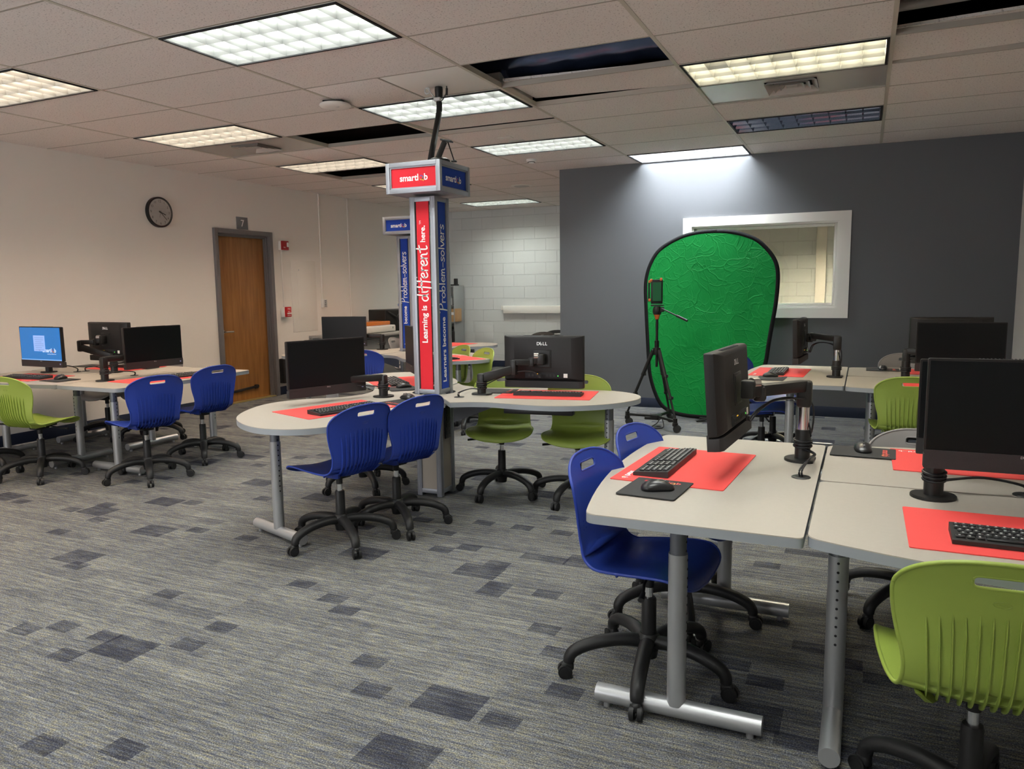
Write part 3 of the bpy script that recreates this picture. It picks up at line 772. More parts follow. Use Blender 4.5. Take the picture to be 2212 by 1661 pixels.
# ------------------------------------------------------------------ tables
def leg_into(t, post, axis, L=.53, top=T - .03):
    """T leg: horizontal foot tube, post and telescoping inner tube. axis: unit 2D direction of the foot"""
    ax = Vector((axis[0], axis[1], 0)); P = Vector((post[0], post[1], 0))
    g = MB(); g.cyl(P + Vector((0, 0, .06)), P + Vector((0, 0, .56)), .030, 20); l = g.build('leg', SILVER, t)
    g = MB(); a, b = P - ax * L / 2, P + ax * L / 2
    g.cyl(a + Vector((0, 0, .045)), b + Vector((0, 0, .045)), .030, 22)
    for e, s_ in ((a, -1), (b, 1)):
        g.cyl(e + ax * (-s_ * .035) + Vector((0, 0, 0)), e + ax * (-s_ * .035) + Vector((0, 0, .02)), .012, 10)
    g.build('foot', SILVER, l)
    g = MB(); g.cyl(P + Vector((0, 0, .55)), P + Vector((0, 0, top)), .026, 20); g.build('inner_tube', SILVERD, l)
    g = MB(); sd = Vector((-ax.y, ax.x, 0))
    for s_ in (-1, 1):
        for k in range(13):
            z = .28 + k * .029; r = .0301 if z < .555 else .0261
            c = P + ax * s_ * r + Vector((0, 0, z)); g.cyl(c - ax * s_ * .002, c + ax * s_ * .0006, .0042, 8)
    g.build('adjustment_holes', DKVOID, l)
def desk(x, y, ang, label, D0=.66, D1=.66, bow=.08, L=1.336, legs=((-.5, .36), (.5, .36)), footL=.53):
    """rear edge on local y=0, bowed user edge toward local +y"""
    t = thing('desk', label, 'desk', (x, y, 0), R(ang), 'bow fronted desks in groups of three')
    pts = [(-L / 2 + .003, .003)]
    n = 14
    pts = [(L / 2 - .003, .003)]
    edge = []
    for k in range(n + 1):
        u = 1 - 2 * k / n
        edge.append((u * (L / 2 - .003), (D0 * (1 - u) / 2 + D1 * (1 + u) / 2) + bow * (1 - u * u)))
    poly = rounded([(L / 2 - .003, .003)] + edge + [(-L / 2 + .003, .003)], [.02] + [.035] + [0] * (n - 1) + [.035] + [.02])
    m = MB(); m.prism(poly, T - .003, T, bev=.0015); top = m.build('tabletop', LAM, t)
    m = MB(); m.prism(poly, T - .030, T - .003); m.build('edge_band', EDGE, top)
    m = MB(); m.box((0, .33, T - .045), (L - .3, .04, .028)); m.box((-.5, .33, T - .04), (.05, .5, .02)); m.box((.5, .33, T - .04), (.05, .5, .02)); m.build('underframe', SILVERD, t)
    for lx, ly in legs: leg_into(t, (lx, ly), (0, 1), footL)
    return t
S_ = 'front right group'
deskA = desk(4.665, -.33, 90, 'front desk with blue chairs, its bowed edge facing the middle table', .63, .695, .065, 1.345, legs=((-.52, .375), (.40, .375)))
desk(5.338, -.31, 0, 'far right-hand desk of the front group, with the grey chair behind it', .65, .66, .085, 1.34, legs=((-.60, .36), (.5, .36)))
desk(5.338, -.316, 180, 'nearest desk in the picture, with the large lime chair before it', .665, .665, .135, 1.34, legs=((.59, .36), (-.5, .36)))
desk(4.69, 3.12, 90, 'desk before the green screen with two blue chairs at its bowed edge', .65, .67, .08, 1.34)
desk(5.363, 3.095, 0, 'desk nearest the charcoal wall, sharing a mouse and mat with a grey chair', .66, .66, .08, 1.34)
desk(5.363, 3.089, 180, 'desk near the charcoal wall with the lime chair tucked under it', .66, .66, .10, 1.34)
desk(-.812, 1.335, -90, 'left group desk facing the room, with two blue chairs', .66, .66, .06, 1.36, legs=((-.5, .36), (.47, .36)))
desk(-1.485, 1.34, 0, 'left group desk along the white wall beside the clock', .67, .67, .07, 1.34, legs=((.42, .36), (-.5, .36)))
desk(-1.485, 1.332, 180, 'left group desk with the lit blue monitor and lime chairs', .67, .67, .07, 1.34, legs=((-.42, .33), (.5, .36)))

OUT = {
 'C': [(2.475, .882), (2.43, .62), (2.405, .42), (2.39, .2), (2.34, -.03), (2.225, -.17), (2.05, -.215), (1.87, -.165), (1.68, -.03), (1.55, .155), (1.465, .38), (1.465, .55), (1.55, .71), (1.70, .84), (1.765, 1.0), (1.755, 1.13), (1.70, 1.25), (1.655, 1.31)],
 'D': [(2.505, .890), (2.6, .945), (2.72, .975), (2.86, .965), (3.03, .955), (3.2, .985), (3.38, 1.1), (3.5, 1.26), (3.545, 1.45), (3.47, 1.62), (3.3, 1.72), (3.07, 1.765), (2.8, 1.73), (2.6, 1.65), (2.4, 1.6), (2.25, 1.63), (2.15, 1.69), (2.085, 1.775)],
 'E': [(2.065, 1.79), (1.99, 1.92), (1.88, 2.05), (1.72, 2.2), (1.55, 2.29), (1.36, 2.31), (1.24, 2.26), (1.15, 2.15), (1.11, 2.02), (1.13, 1.86), (1.22, 1.7), (1.37, 1.58), (1.5, 1.48), (1.6, 1.39), (1.645, 1.34)],
}
def lobe(key, label, rot=0.0, org=TW1, legdir=None, legpos=None, size=1.0, twist=0.0):
    c, s_ = cos(R(rot)), sin(R(rot))
    def tr(p):
        dx, dy = (p[0] - TW1[0]) * size, (p[1] - TW1[1]) * size; rr = min(1, max(0, (math.hypot(dx, dy) - .60) / .45)); q = R(rot + twist * rr * rr * (3 - 2 * rr)); c, s_ = cos(q), sin(q); return (dx * c - dy * s_, dx * s_ + dy * c)
    t = thing('pod_table', label, 'table', (org[0], org[1], 0), 0, 'rounded tables around the sign towers')
    P = [tr(p) for p in OUT[key]]
    cur = [(v.x, v.y) for v in catmull([(x, y, 0) for x, y in P], 5)]
    # keep clear of the tower: the two seams run to the tower's edge
    a, b = Vector(cur[0]), Vector(cur[-1])
    def clip(v):
        k = .150 / v.length; return (v.x * k, v.y * k)
    aa, bb = clip(a), clip(b)
    ang0, ang1 = math.atan2(bb[1], bb[0]), math.atan2(aa[1], aa[0])
    while ang1 > ang0: ang1 -= 2 * pi
    if ang0 - ang1 > pi: ang1 += 2 * pi
    arc = [(.15 * cos(ang0 + (ang1 - ang0) * k / 6), .15 * sin(ang0 + (ang1 - ang0) * k / 6)) for k in range(7)]
    poly = cur + arc
    m = MB(); m.prism(poly, T - .003, T, bev=.0015); top = m.build('tabletop', LAM, t)
    m = MB(); m.prism(poly, T - .032, T - .003); m.build('edge_band', EDGE, top)
    q = tr(legpos); ld = Vector((legdir[0] * c - legdir[1] * s_, legdir[0] * s_ + legdir[1] * c)).normalized()
    leg_into(t, q, (ld.x, ld.y), .49)
    # bracket carrying the table off the tower
    d = Vector(q).normalized(); a0 = d * .145; a1 = d * .50
    m = MB(); sd = Vector((-d.y, d.x)) * .012
    pts = [(a0, T - .035), (a1, T - .035), (a1, T - .06), (a0 , T - .20)]
    f = [m.b.verts.new((p.x + sd.x, p.y + sd.y, z)) for p, z in pts]; g = [m.b.verts.new((p.x - sd.x, p.y - sd.y, z)) for p, z in pts]
    m._f(f); m._f(g[::-1])
    for k in range(4): m._f((f[k], f[(k + 1) % 4], g[(k + 1) % 4], g[k]))
    m.build('bracket', SILVERD, t)
    return t
LEGS = {'C': ((1.83, .095), (-.47, .155)), 'D': ((3.05, 1.55), (.2, .98)), 'E': ((1.42, 2.0), (.6, .8))}
lobe('C', 'rounded table leaf at the nearer tower with two blue chairs', legpos=LEGS['C'][0], legdir=LEGS['C'][1])
lobe('D', 'rounded table leaf at the nearer tower with two lime chairs behind', legpos=(3.36, 1.40), legdir=(.2, .98))
lobe('E', 'rounded table leaf hidden partly behind the nearer tower', legpos=LEGS['E'][0], legdir=LEGS['E'][1])
lobe('C', 'rounded table leaf left of the farther tower with the blue chair', -42, TW2, legpos=LEGS['C'][0], legdir=LEGS['C'][1], size=.95)
lobe('D', 'rounded table leaf right of the farther tower with two small lime chairs', -42, TW2, legpos=(3.10, 1.45), legdir=(.2, .98), size=1.13)
lobe('E', 'farthest rounded table leaf, behind the farther tower near the block wall', -42, TW2, legpos=LEGS['E'][0], legdir=LEGS['E'][1], size=1.03, twist=-17)

# ------------------------------------------------------------------ chairs
PROF = [(.232, .400), (.222, .424), (.185, .440), (.12, .445), (0, .437), (-.11, .430), (-.165, .437), (-.205, .462), (-.228, .51), (-.236, .57), (-.243, .64), (-.256, .71), (-.275, .775), (-.290, .812)]
PROF = [(y * .90, z if z < .46 else .46 + (z - .46) * .965) for y, z in PROF]
PP = catmull([(0, y, z) for y, z in PROF], 8)
PS = [0.0]
for a, b in zip(PP, PP[1:]): PS.append(PS[-1] + (b - a).length)
STOT = PS[-1]
def prof_at(s_):
    s_ = max(0, min(STOT, s_))
    for k in range(len(PS) - 1):
        if PS[k + 1] >= s_:
            t = (s_ - PS[k]) / (PS[k + 1] - PS[k] + 1e-9); p = PP[k].lerp(PP[k + 1], t); d = (PP[k + 1] - PP[k]).normalized(); return p, d
    return PP[-1], (PP[-1] - PP[-2]).normalized()
def s_of_z(z):   # on the back
    for k in range(len(PS) - 1, 0, -1):
        if PP[k].z <= z: return PS[k]
    return 0
SBEND = s_of_z(.467)
def surf(s_, t, off=0.0):
    p, d = prof_at(s_)
    k = min(1, max(0, (s_ - SBEND * .75) / (SBEND * .35)))       # 0 seat, 1 back
    y = p.y + k * .95 * t * t * (1 if p.z < .72 else 1 - (p.z - .72) * 4)
    z = p.z + (1 - k) * (.28 * t * t if p.y < .15 else .28 * t * t * max(0, (.212 - p.y) / .062)) - (1 - k) * .010 * math.exp(-(t / .12) ** 2)
    return Vector((t, y, z)) + Vector((0, -d.z, d.y)) * off      # positive off: rear / underside
WT = [(0, .216), (.06, .217), (.12, .220), (.20, .218), (.30, .206), (SBEND - .05, .188), (SBEND + .02, .178), (SBEND + .07, .180), (SBEND + .14, .197), (SBEND + .20, .207), (SBEND + .27, .210), (STOT, .205)]
WC = catmull([(a, b, 0) for a, b in WT], 8)
def width(s_):
    w = WC[-1].y
    for p, q in zip(WC, WC[1:]):
        if s_ <= q.x: w = p.y + (q.y - p.y) * (s_ - p.x) / max(1e-9, q.x - p.x); break
    hf, ht = .085, .115
    if s_ < hf: w *= max(0, 1 - (1 - s_ / hf) ** 2.6) ** (1 / 2.6)
    if s_ > STOT - ht: w *= max(0, 1 - (1 - (STOT - s_) / ht) ** 2.3) ** (1 / 2.3)
    return max(w, .002)
def ssamples(s0, s1, n):
    out = [s0 + (s1 - s0) * k / n for k in range(n + 1)]
    if s0 == 0: out += [.085 * (1 - cos(pi / 2 * k / 12)) for k in range(12)]
    if abs(s1 - STOT) < 1e-6: out += [STOT - .115 * (1 - cos(pi / 2 * k / 14)) for k in range(14)]
    out = sorted(set(round(q, 5) for q in out)); res = [out[0]]
    for q in out[1:]:
        if q - res[-1] > .0009: res.append(q)
    res[0] = s0; res[-1] = s1
    return res
def sheet(s0, s1, hole=None, thick=.006):
    """thin moulded shell between two profile positions, outline from width(), optional slot"""
    ns = 26 if s1 - s0 > .3 else 22
    ss = ssamples(s0, s1, ns)
    outline = [(-width(q), q) for q in ss] + [(width(q), q) for q in reversed(ss)]
    # finer ends
    pts = [Vector(p) for p in outline]; n = len(pts)
    edges = [(k, (k + 1) % n) for k in range(n)]
    hp = []
    if hole:
        hp = rounded([(hole[0] - hole[2], hole[1] - hole[3]), (hole[0] + hole[2], hole[1] - hole[3]), (hole[0] + hole[2], hole[1] + hole[3]), (hole[0] - hole[2], hole[1] + hole[3])], hole[3] * .95, 6)
        b0 = len(pts); pts += [Vector(p) for p in hp]; edges += [(b0 + k, b0 + (k + 1) % len(hp)) for k in range(len(hp))]
    nt_ = 16
    for q in ss[1:-1]:
        w = width(q)
        for k in range(1, nt_):
            x = -w + 2 * w * k / nt_
            if hole and abs(x - hole[0]) < hole[2] + .008 and abs(q - hole[1]) < hole[3] + .008: continue
            pts.append(Vector((x, q)))
    co, ed, fa, *_ = delaunay_2d_cdt([Vector((p.x, p.y)) for p in pts], edges, [], 1, 1e-6)
    b = MB()
    A = [b.b.verts.new(surf(p.y, p.x, 0)) for p in co]; B = [b.b.verts.new(surf(p.y, p.x, thick)) for p in co]
    cnt = {}
    for f in fa:
        c = sum((Vector(co[k]) for k in f), Vector((0, 0))) / len(f)
        if hole and abs(c.x - hole[0]) < hole[2] and abs(c.y - hole[1]) < hole[3]:
            # inside the slot's rounded box?
            dx = max(0, abs(c.x - hole[0]) - (hole[2] - hole[3])); 
            if math.hypot(dx, c.y - hole[1]) < hole[3] * 1.02: continue
        b._f([A[k] for k in f]); b._f([B[k] for k in reversed(f)])
        for k in range(len(f)):
            e = (f[k], f[(k + 1) % len(f)])
            if (e[1], e[0]) in cnt: del cnt[(e[1], e[0])]
            else: cnt[e] = 1
    for (i, j) in cnt: b._f((A[i], B[i], B[j], A[j]))
    return b, hp
def rim(b, path, r=.0055, off=.003, closed=True):
    P = [surf(p[1], p[0], off) for p in path]
    b.tube(P, r, 8, cap=True)
def chair_meshes():
    D = {}
    b, _ = sheet(0.0, SBEND)
    sq = ssamples(0, SBEND, 26); path = [(-width(q), q) for q in reversed(sq)] + [(width(q), q) for q in sq]
    rim(b, path); D['seat'] = b
    hole = (0, s_of_z(.757), .060, .0155)
    b, hp = sheet(SBEND, STOT, hole)
    sq = ssamples(SBEND, STOT, 26); path = [(-width(q), q) for q in sq] + [(width(q), q) for q in reversed(sq)]
    rim(b, path); rim(b, [(x, y) for x, y in hp] + [hp[0]], .004)
    for row in range(3):
        for k in range(9):
            s_ = s_of_z(.545 + row * .018); t = -.12 + .03 * k
            p = surf(s_, t, -.0008); p2 = surf(s_, t, .002); b.cyl(p2, p, .0028, 8)
    D['backrest'] = b
    b = MB(); n = 12
    for k in range(n):
        t0 = -.140 + .28 * k / (n - 1); zt = .670 - 1.3 * t0 * t0
        L = []
        for q in range(21):
            s_ = s_of_z(zt) + (SBEND - .075 - s_of_z(zt)) * q / 20
            t = t0 * (1 - .12 * q / 20); hgt = .0075 * min(1, q / 3.0) + .001
            if q > 15: hgt += .007 * (q - 15) / 5
            L.append((surf(s_, t, .004), surf(s_, t, .006 + hgt)))
        for (a0, a1), (b0, b1) in zip(L, L[1:]):
            for sg in (-1, 1):
                o = Vector((.0017 * sg, 0, 0)); b.quad(a0 + o, a1 + o * .7, b1 + o * .7, b0 + o)
            o = Vector((.0017, 0, 0)); b.quad(a1 - o * .7, a1 + o * .7, b1 + o * .7, b1 - o * .7)
    D['back_ribs'] = b
    # under-seat skirts of the shell
    for sg, nm in ((-1, 'skirt_a'), (1, 'skirt_b')):
        b = MB(); D[nm] = b
        pts = [(.09, .0, .150, .004), (.02, -.014, .146, .004), (-.06, -.026, .132, .008), (-.11, -.032, .112, .012), (-.15, -.022, .125, .008), (-.18, .012, .150, .0), (-.10, .0, .150, .0)]
        f = [b.b.verts.new((sg * x, y, .430 + z)) for y, z, x, w in pts]; g = [b.b.verts.new((sg * (x - .008 - w), y, .430 + z)) for y, z, x, w in pts]
        b._f(f); b._f(g[::-1]); n_ = len(pts)
        for k in range(n_): b._f((f[k], f[(k + 1) % n_], g[(k + 1) % n_], g[k]))
        for y, z in ((.07, .425), (-.06, .410)): b.sphere((sg * .146, y, z), .006, u=8, v=6)
    b = MB(); b.box((0, .0, .401), (.17, .17, .014), bev=.005); b.box((0, 0, .386), (.08, .11, .026), bev=.006); D['mechanism'] = b
    b = MB(); b.tube(catmull([(.05, .02, .395), (.12, .03, .392), (.15, .04, .385), (.17, .045, .38)], 5) + [Vector((.225, .06, .378))], .005, 8); b.tube([(.165, .044, .379), (.225, .06, .377)], [.006, .008], 8, rx=[.008, .011]); D['lever'] = b
    b = MB(); b.cyl((0, 0, .27), (0, 0, .375), .0145, 16); D['gas_lift'] = b
    b = MB(); b.cyl((0, 0, .335), (0, 0, .38), .018, 16); b.lathe([(0, .11), (.027, .11), (.026, .29), (.023, .296), (0, .296)], n=20); D['lift_sleeve'] = b
    b = MB(); b.lathe([(0, .075), (.03, .075), (.034, .10), (.042, .115), (.042, .15), (.03, .165), (0, .165)], n=24); D['hub'] = b
    b = MB(); P = [(.02, 0, .132), (.08, 0, .140), (.15, 0, .136), (.215, 0, .122), (.265, 0, .10), (.283, 0, .078), (.285, 0, .06)]
    C = catmull(P, 4); n = len(C)
    b.tube(C, [.028 - .006 * k / n for k in range(n)], 12, rx=[.024 - .004 * k / n for k in range(n)], up=(0, 1, 0)); D['leg'] = b
    b = MB()
    for sg in (-1, 1):
        b.lathe([(0, -.008), (.021, -.008), (.0255, -.004), (.0255, .006), (.020, .009), (0, .009)], n=18)
    bmesh.ops.delete(b.b, geom=b.b.verts[:], context='VERTS')
    for sg in (-1, 1):
        for a0, a1, r in ((.006, .020, .0255), (.020, .0225, .018)): b.tube([(.300, sg * a0, .0255), (.300, sg * a1, .0255)], r, 18)
    b.box((.290, 0, .043), (.044, .030, .034), bev=.010); b.cyl((.285, 0, .05), (.285, 0, .068), .008, 10); D['caster'] = b
    return D
CD = chair_meshes()
CM = {k: v.mesh(k, BLACKP if k not in ('gas_lift',) else CHROME, angle=50) for k, v in CD.items()}
CM['seat_emblem'] = (lambda b: (b.tube([surf(s_of_z(.705) + .008 * sin(a), .018 * cos(a), .0068) for a in [2 * pi * k / 20 for k in range(21)]], .0008, 6), b.tube([surf(s_of_z(.705), -.008, .0068), surf(s_of_z(.705), .008, .0068)], .0008, 6), b)[2])(MB()).mesh('emblem', BLACKP)
CMC = {}
for nm, mm in (('blue', BLUE), ('lime', GREEN), ('grey', GREY), ('black', BLKCH)):
    for k in ('seat', 'backrest', 'back_ribs', 'skirt_a', 'skirt_b', 'seat_emblem'): CMC[(nm, k)] = recolor(CM[k], mm)
def chair(x, y, face, color, label, spin=0.0, low=0.0, group=None):
    t = thing('task_chair', label, 'chair', (x, y, 0), R(face - 90), group or (color + ' plastic task chairs'))
    put('seat', CMC[(color, 'seat')], t); b = put('backrest', CMC[(color, 'backrest')], t)
    put('back_ribs', CMC[(color, 'back_ribs')], b); put('emblem', CMC[(color, 'seat_emblem')], b)
    put('seat_skirt', CMC[(color, 'skirt_a')], t); put('seat_skirt', CMC[(color, 'skirt_b')], t)
    put('mechanism', CM['mechanism'], t); put('lever', CM['lever'], t)
    put('gas_lift', CM['gas_lift'], t); put('lift_sleeve', CM['lift_sleeve'], t); put('hub', CM['hub'], t)
    for o in list(t.children):
        if o.name.split('.')[0] not in ('lift_sleeve', 'hub'): o.location.z -= low
    for k in range(5):
        a = R(spin + 72 * k - face + 90)
        l = put('leg', CM['leg'], t, (0, 0, 0), a); put('caster', CM['caster'], l, (0, 0, 0), 0)
    return t
CH_ = [
 (2.20, .175, 166, 'blue', 'blue chair at the front of the middle table, nearer the tip', 250),
 (2.32, .555, 165, 'blue', 'blue chair at the middle table right in front of the tower foot', 245),
 (2.58, 1.46, 289, 'lime', 'lime chair facing us under the middle table, beside the tower', 265),
 (3.12, 1.48, 286, 'lime', 'lime chair facing us under the rounded end of the middle table', 262),
 (4.135, -.60, -7, 'blue', 'nearest blue chair, tucked under the front desk beside its leg', 205),
 (4.14, -.05, -10, 'blue', 'blue chair behind the nearest blue chair at the front desk', 215),
 (5.075, -1.065, 92, 'lime', 'large lime chair cut by the bottom right corner', 145),
 (5.03, .36, 268, 'grey', 'grey chair behind the two big monitors of the front group', 160, .055),
 (-.07, .82, 165, 'blue', 'blue chair at the left desks, nearer the camera', 250),
 (-.22, 1.50, 172, 'blue', 'blue chair at the left desks, in front of the wooden door', 245),
 (-.90, .56, 93, 'lime', 'lime chair at the left desk below the lit monitor', 250),
 (-1.56, .50, 95, 'lime', 'lime chair cut by the left picture edge', 215),
 (-1.84, 1.86, 275, 'grey', 'grey chair under the far side of the left desks, nearer the wall corner', 255),
 (-1.36, 1.98, 268, 'grey', 'grey chair under the far side of the left desks, behind the blue chairs', 230),
 (4.10, 2.98, 5, 'blue', 'blue chair before the green screen, nearer of the two', 255),
 (4.13, 3.50, 2, 'blue', 'blue chair before the green screen, nearer the charcoal wall', 235),
 (5.075, 2.50, 92, 'lime', 'lime chair seen from behind below the dark monitors', 170),
 (5.13, 3.83, 270, 'grey', 'grey chair against the charcoal wall behind the dark monitors', 190),
 (.20, 3.38, 100, 'blue', 'blue chair at the farther table, seen over the middle table', 250),
 (.82, 3.76, 235, 'lime', 'lime chair at the farther table, right beside the tower panels', 250),
 (1.24, 3.46, 235, 'lime', 'lime chair at the farther table, the one with its back at the table end', 220),
 (-.30, 4.93, 10, 'grey', 'grey chair behind the farther table, left of its tower', 250),
 (1.60, 1.22, 48, 'grey', 'grey chair at the middle table, behind the front blue chairs', 250),
 (1.55, 1.80, 226, 'black', 'black chair under the hidden leaf of the middle table', 235),
 (.85, 6.14, 262, 'black', 'black chair by the white block wall, above the monitor back', 250),
 (.99, 6.62, 290, 'black', 'black chair half hidden by the charcoal wall corner', 250),
]
for c in CH_[:23] + CH_[24:]: chair(*c)

# ------------------------------------------------------------------ computers
MW, MH = .54, .344
def dell(mb, M, h):
    d = text_mesh('D', 1, .03); e = text_mesh('E', 1, .03); l = text_mesh('L', 1, .03)
    k = h / .7; x = 0
    mb.add_mesh(d, M @ Matrix.Scale(k, 4) @ Matrix.Translation((-1.35, -.35, 0)))
    mb.add_mesh(e, M @ Matrix.Scale(k, 4) @ Matrix.Translation((-.36, .02, 0)) @ Matrix.Rotation(R(32), 4, 'Z') @ Matrix.Translation((-.30, -.36, 0)))
    mb.add_mesh(l, M @ Matrix.Scale(k, 4) @ Matrix.Translation((.08, -.35, 0)))
    mb.add_mesh(l, M @ Matrix.Scale(k, 4) @ Matrix.Translation((.66, -.35, 0)))
def monitor_meshes():
    D = {}
    # screen faces local +Y, centre at origin
    b = MB()
    sec = []
    for y, kx, kz in ((.012, 1, 1), (-.006, 1, 1), (-.020, .985, .985), (-.032, .90, .94), (-.040, .72, .86)):
        x, z0, z1 = MW / 2 * kx, -MH / 2 + .05 + (1 - kz) * .1, MH / 2 - (1 - kz) * .12
        sec.append([b.b.verts.new((px, y, pz)) for px, pz in rounded([(-x, z0), (x, z0), (x, z1), (-x, z1)], .006, 3)])
    b.loft(sec); D['housing'] = (b, SHELLB)
    b = MB(); b.box((0, .0125, .024), (MW - .012, .002, MH - .062)); D['screen'] = (b, SCREEN)
    b = MB(); 
    sec = []
    for y, kx in ((.016, 1), (-.01, 1), (-.026, .98), (-.036, .9)):
        x = MW / 2 * kx; sec.append([b.b.verts.new((px, y, pz)) for px, pz in rounded([(-x, -MH / 2), (x, -MH / 2), (x, -MH / 2 + .046), (-x, -MH / 2 + .046)], .004, 2)])
    b.loft(sec); b.box((0, .012, -MH / 2 + .052), (MW, .008, .012)); D['speaker_bar'] = (b, mat('speaker_fabric', (.020, .018, .019), .7, bump=(600, .4)))
    b = MB(); b.box((0, -.0375, .02), (.12, .012, .12), bev=.003); b.box((0, -.044, .02), (.10, .004, .10)); D['mount_plate'] = (b, BLACKM)
    b = MB(); b.box((.0, -.037, -.088), (.24, .012, .042), bev=.004)
    D['port_bay'] = (b, DKVOID)
    b = MB()
    for k in range(8): b.box((-.09 + k * .024, -.0435, -.088), (.010, .002, .016))
    D['ports'] = (b, BLACKM)
    b = MB(); b.box((-.045, -.0435, -.078), (.006, .002, .004)); b.box((-.033, -.0435, -.078), (.006, .002, .004)); D['activity_light'] = (b, mat('amber_led', (.8, .4, .02), .4, emit=((1, .55, .05), .7)))
    b = MB(); b.box((.105, -.0435, -.090), (.006, .002, .006)); D['power_light'] = (b, mat('green_led', (.1, .8, .1), .4, emit=((.15, 1, .1), .7)))
    b = MB(); b.box((.155, -.0400, -.088), (.026, .0015, .026)); D['sticker'] = (b, WPAINT)
    b = MB(); dell(b, Matrix.Translation((0, -.0410, .120)) @ Matrix.Rotation(R(90), 4, 'X'), .020); D['rear_logo'] = (b, mat('logo_silver', (.75, .75, .75), .35))
    b = MB(); dell(b, Matrix.Translation((0, .0168, -MH / 2 + .051)) @ Matrix.Rotation(R(180), 4, 'Z') @ Matrix.Rotation(R(90), 4, 'X'), .007); D['front_logo'] = (b, mat('logo_grey', (.35, .35, .35), .4))
    b = MB()
    b.box((-.245, .0165, -MH / 2 + .03), (.012, .001, .012)); D['badge'] = (b, mat('badge_blue', (.25, .28, .5), .4))
    b = MB()
    for k in range(26): b.box((-.13 + .0104 * k, -.014, MH / 2 - .0005), (.004, .018, .002))
    D['top_vents'] = (b, DKVOID)
    return {k: b.mesh(k, m, angle=35, flip=('logo' not in k)) for k, (b, m) in D.items()}
MM = monitor_meshes()
def monitor(x, y, z, face, label, tilt=0.0, lit=False):
    t = thing('computer_monitor', label, 'monitor', (x, y, z), 0, 'all in one computers on monitor arms')
    t.rotation_euler = (R(tilt), 0, R(face - 90))
    h = put('housing', MM['housing'], t); put('speaker_bar', MM['speaker_bar'], t)
    for k in ('mount_plate', 'top_vents', 'rear_logo', 'sticker'): put(k, MM[k], h)
    pb = put('port_bay', MM['port_bay'], t)
    for k in ('ports', 'activity_light', 'power_light'): put(k, MM[k], pb)
    put('badge', MM['badge'], t); put('front_logo', MM['front_logo'], t)
    if not lit:
        put('screen', MM['screen'], t)
    else:
        s = put('screen', recolor(MM['screen'], mat('lit_desktop', (.0, .01, .03), .2, emit=((.012, .155, .46), 1.0))), t); s['label'] = 'glowing blue desktop screen'
        g = MB(); g.box((.012, .0142, .03), (.15, .001, .135))       # document window (viewer sees +X on the left)
        g.build('document_window', mat('lit_document', (0, 0, 0), .4, emit=((.30, .45, .85), 1.0)), s)
        g = MB()
        for k in range(7): g.box((.012 + (.008 if k % 3 == 2 else 0), .0149, .078 - k * .017), (.115 - (.03 if k % 3 == 2 else 0), .0006, .004))
        g.box((.012, .0149, -.028), (.02, .0006, .007)); g.build('document_text', mat('lit_text', (0, 0, 0), .4, emit=((.16, .27, .55), 1.0)), s)
        g = MB(); g.box((0, .0142, -.113), (MW - .014, .001, .014)); g.build('taskbar', mat('lit_taskbar', (0, 0, 0), .4, emit=((.22, .45, .85), 1.0)), s)
        g = MB(); logo_into(g, Matrix.Translation((-.112, .0139, -.026)) @ Matrix.Rotation(R(180), 4, 'Z') @ Matrix.Rotation(R(90), 4, 'X'), .175)
        text_into(g, 'Learning is different here.', Matrix.Translation((-.085, .0139, -.062)) @ Matrix.Rotation(R(180), 4, 'Z') @ Matrix.Rotation(R(90), 4, 'X'), length=.115, bold=0.01)
        g.build('desktop_logo', [mat('lit_white', (0, 0, 0), .4, emit=((.7, .8, 1), 1.0)), L_PUR, L_TEAL, L_ORG, L_RED], s, flip=False)
    return t
def mount_pt(x, y, z, face, back=.05, up=.02):
    f = Vector((cos(R(face)), sin(R(face)), 0)); return Vector((x, y, z + up)) - f * back
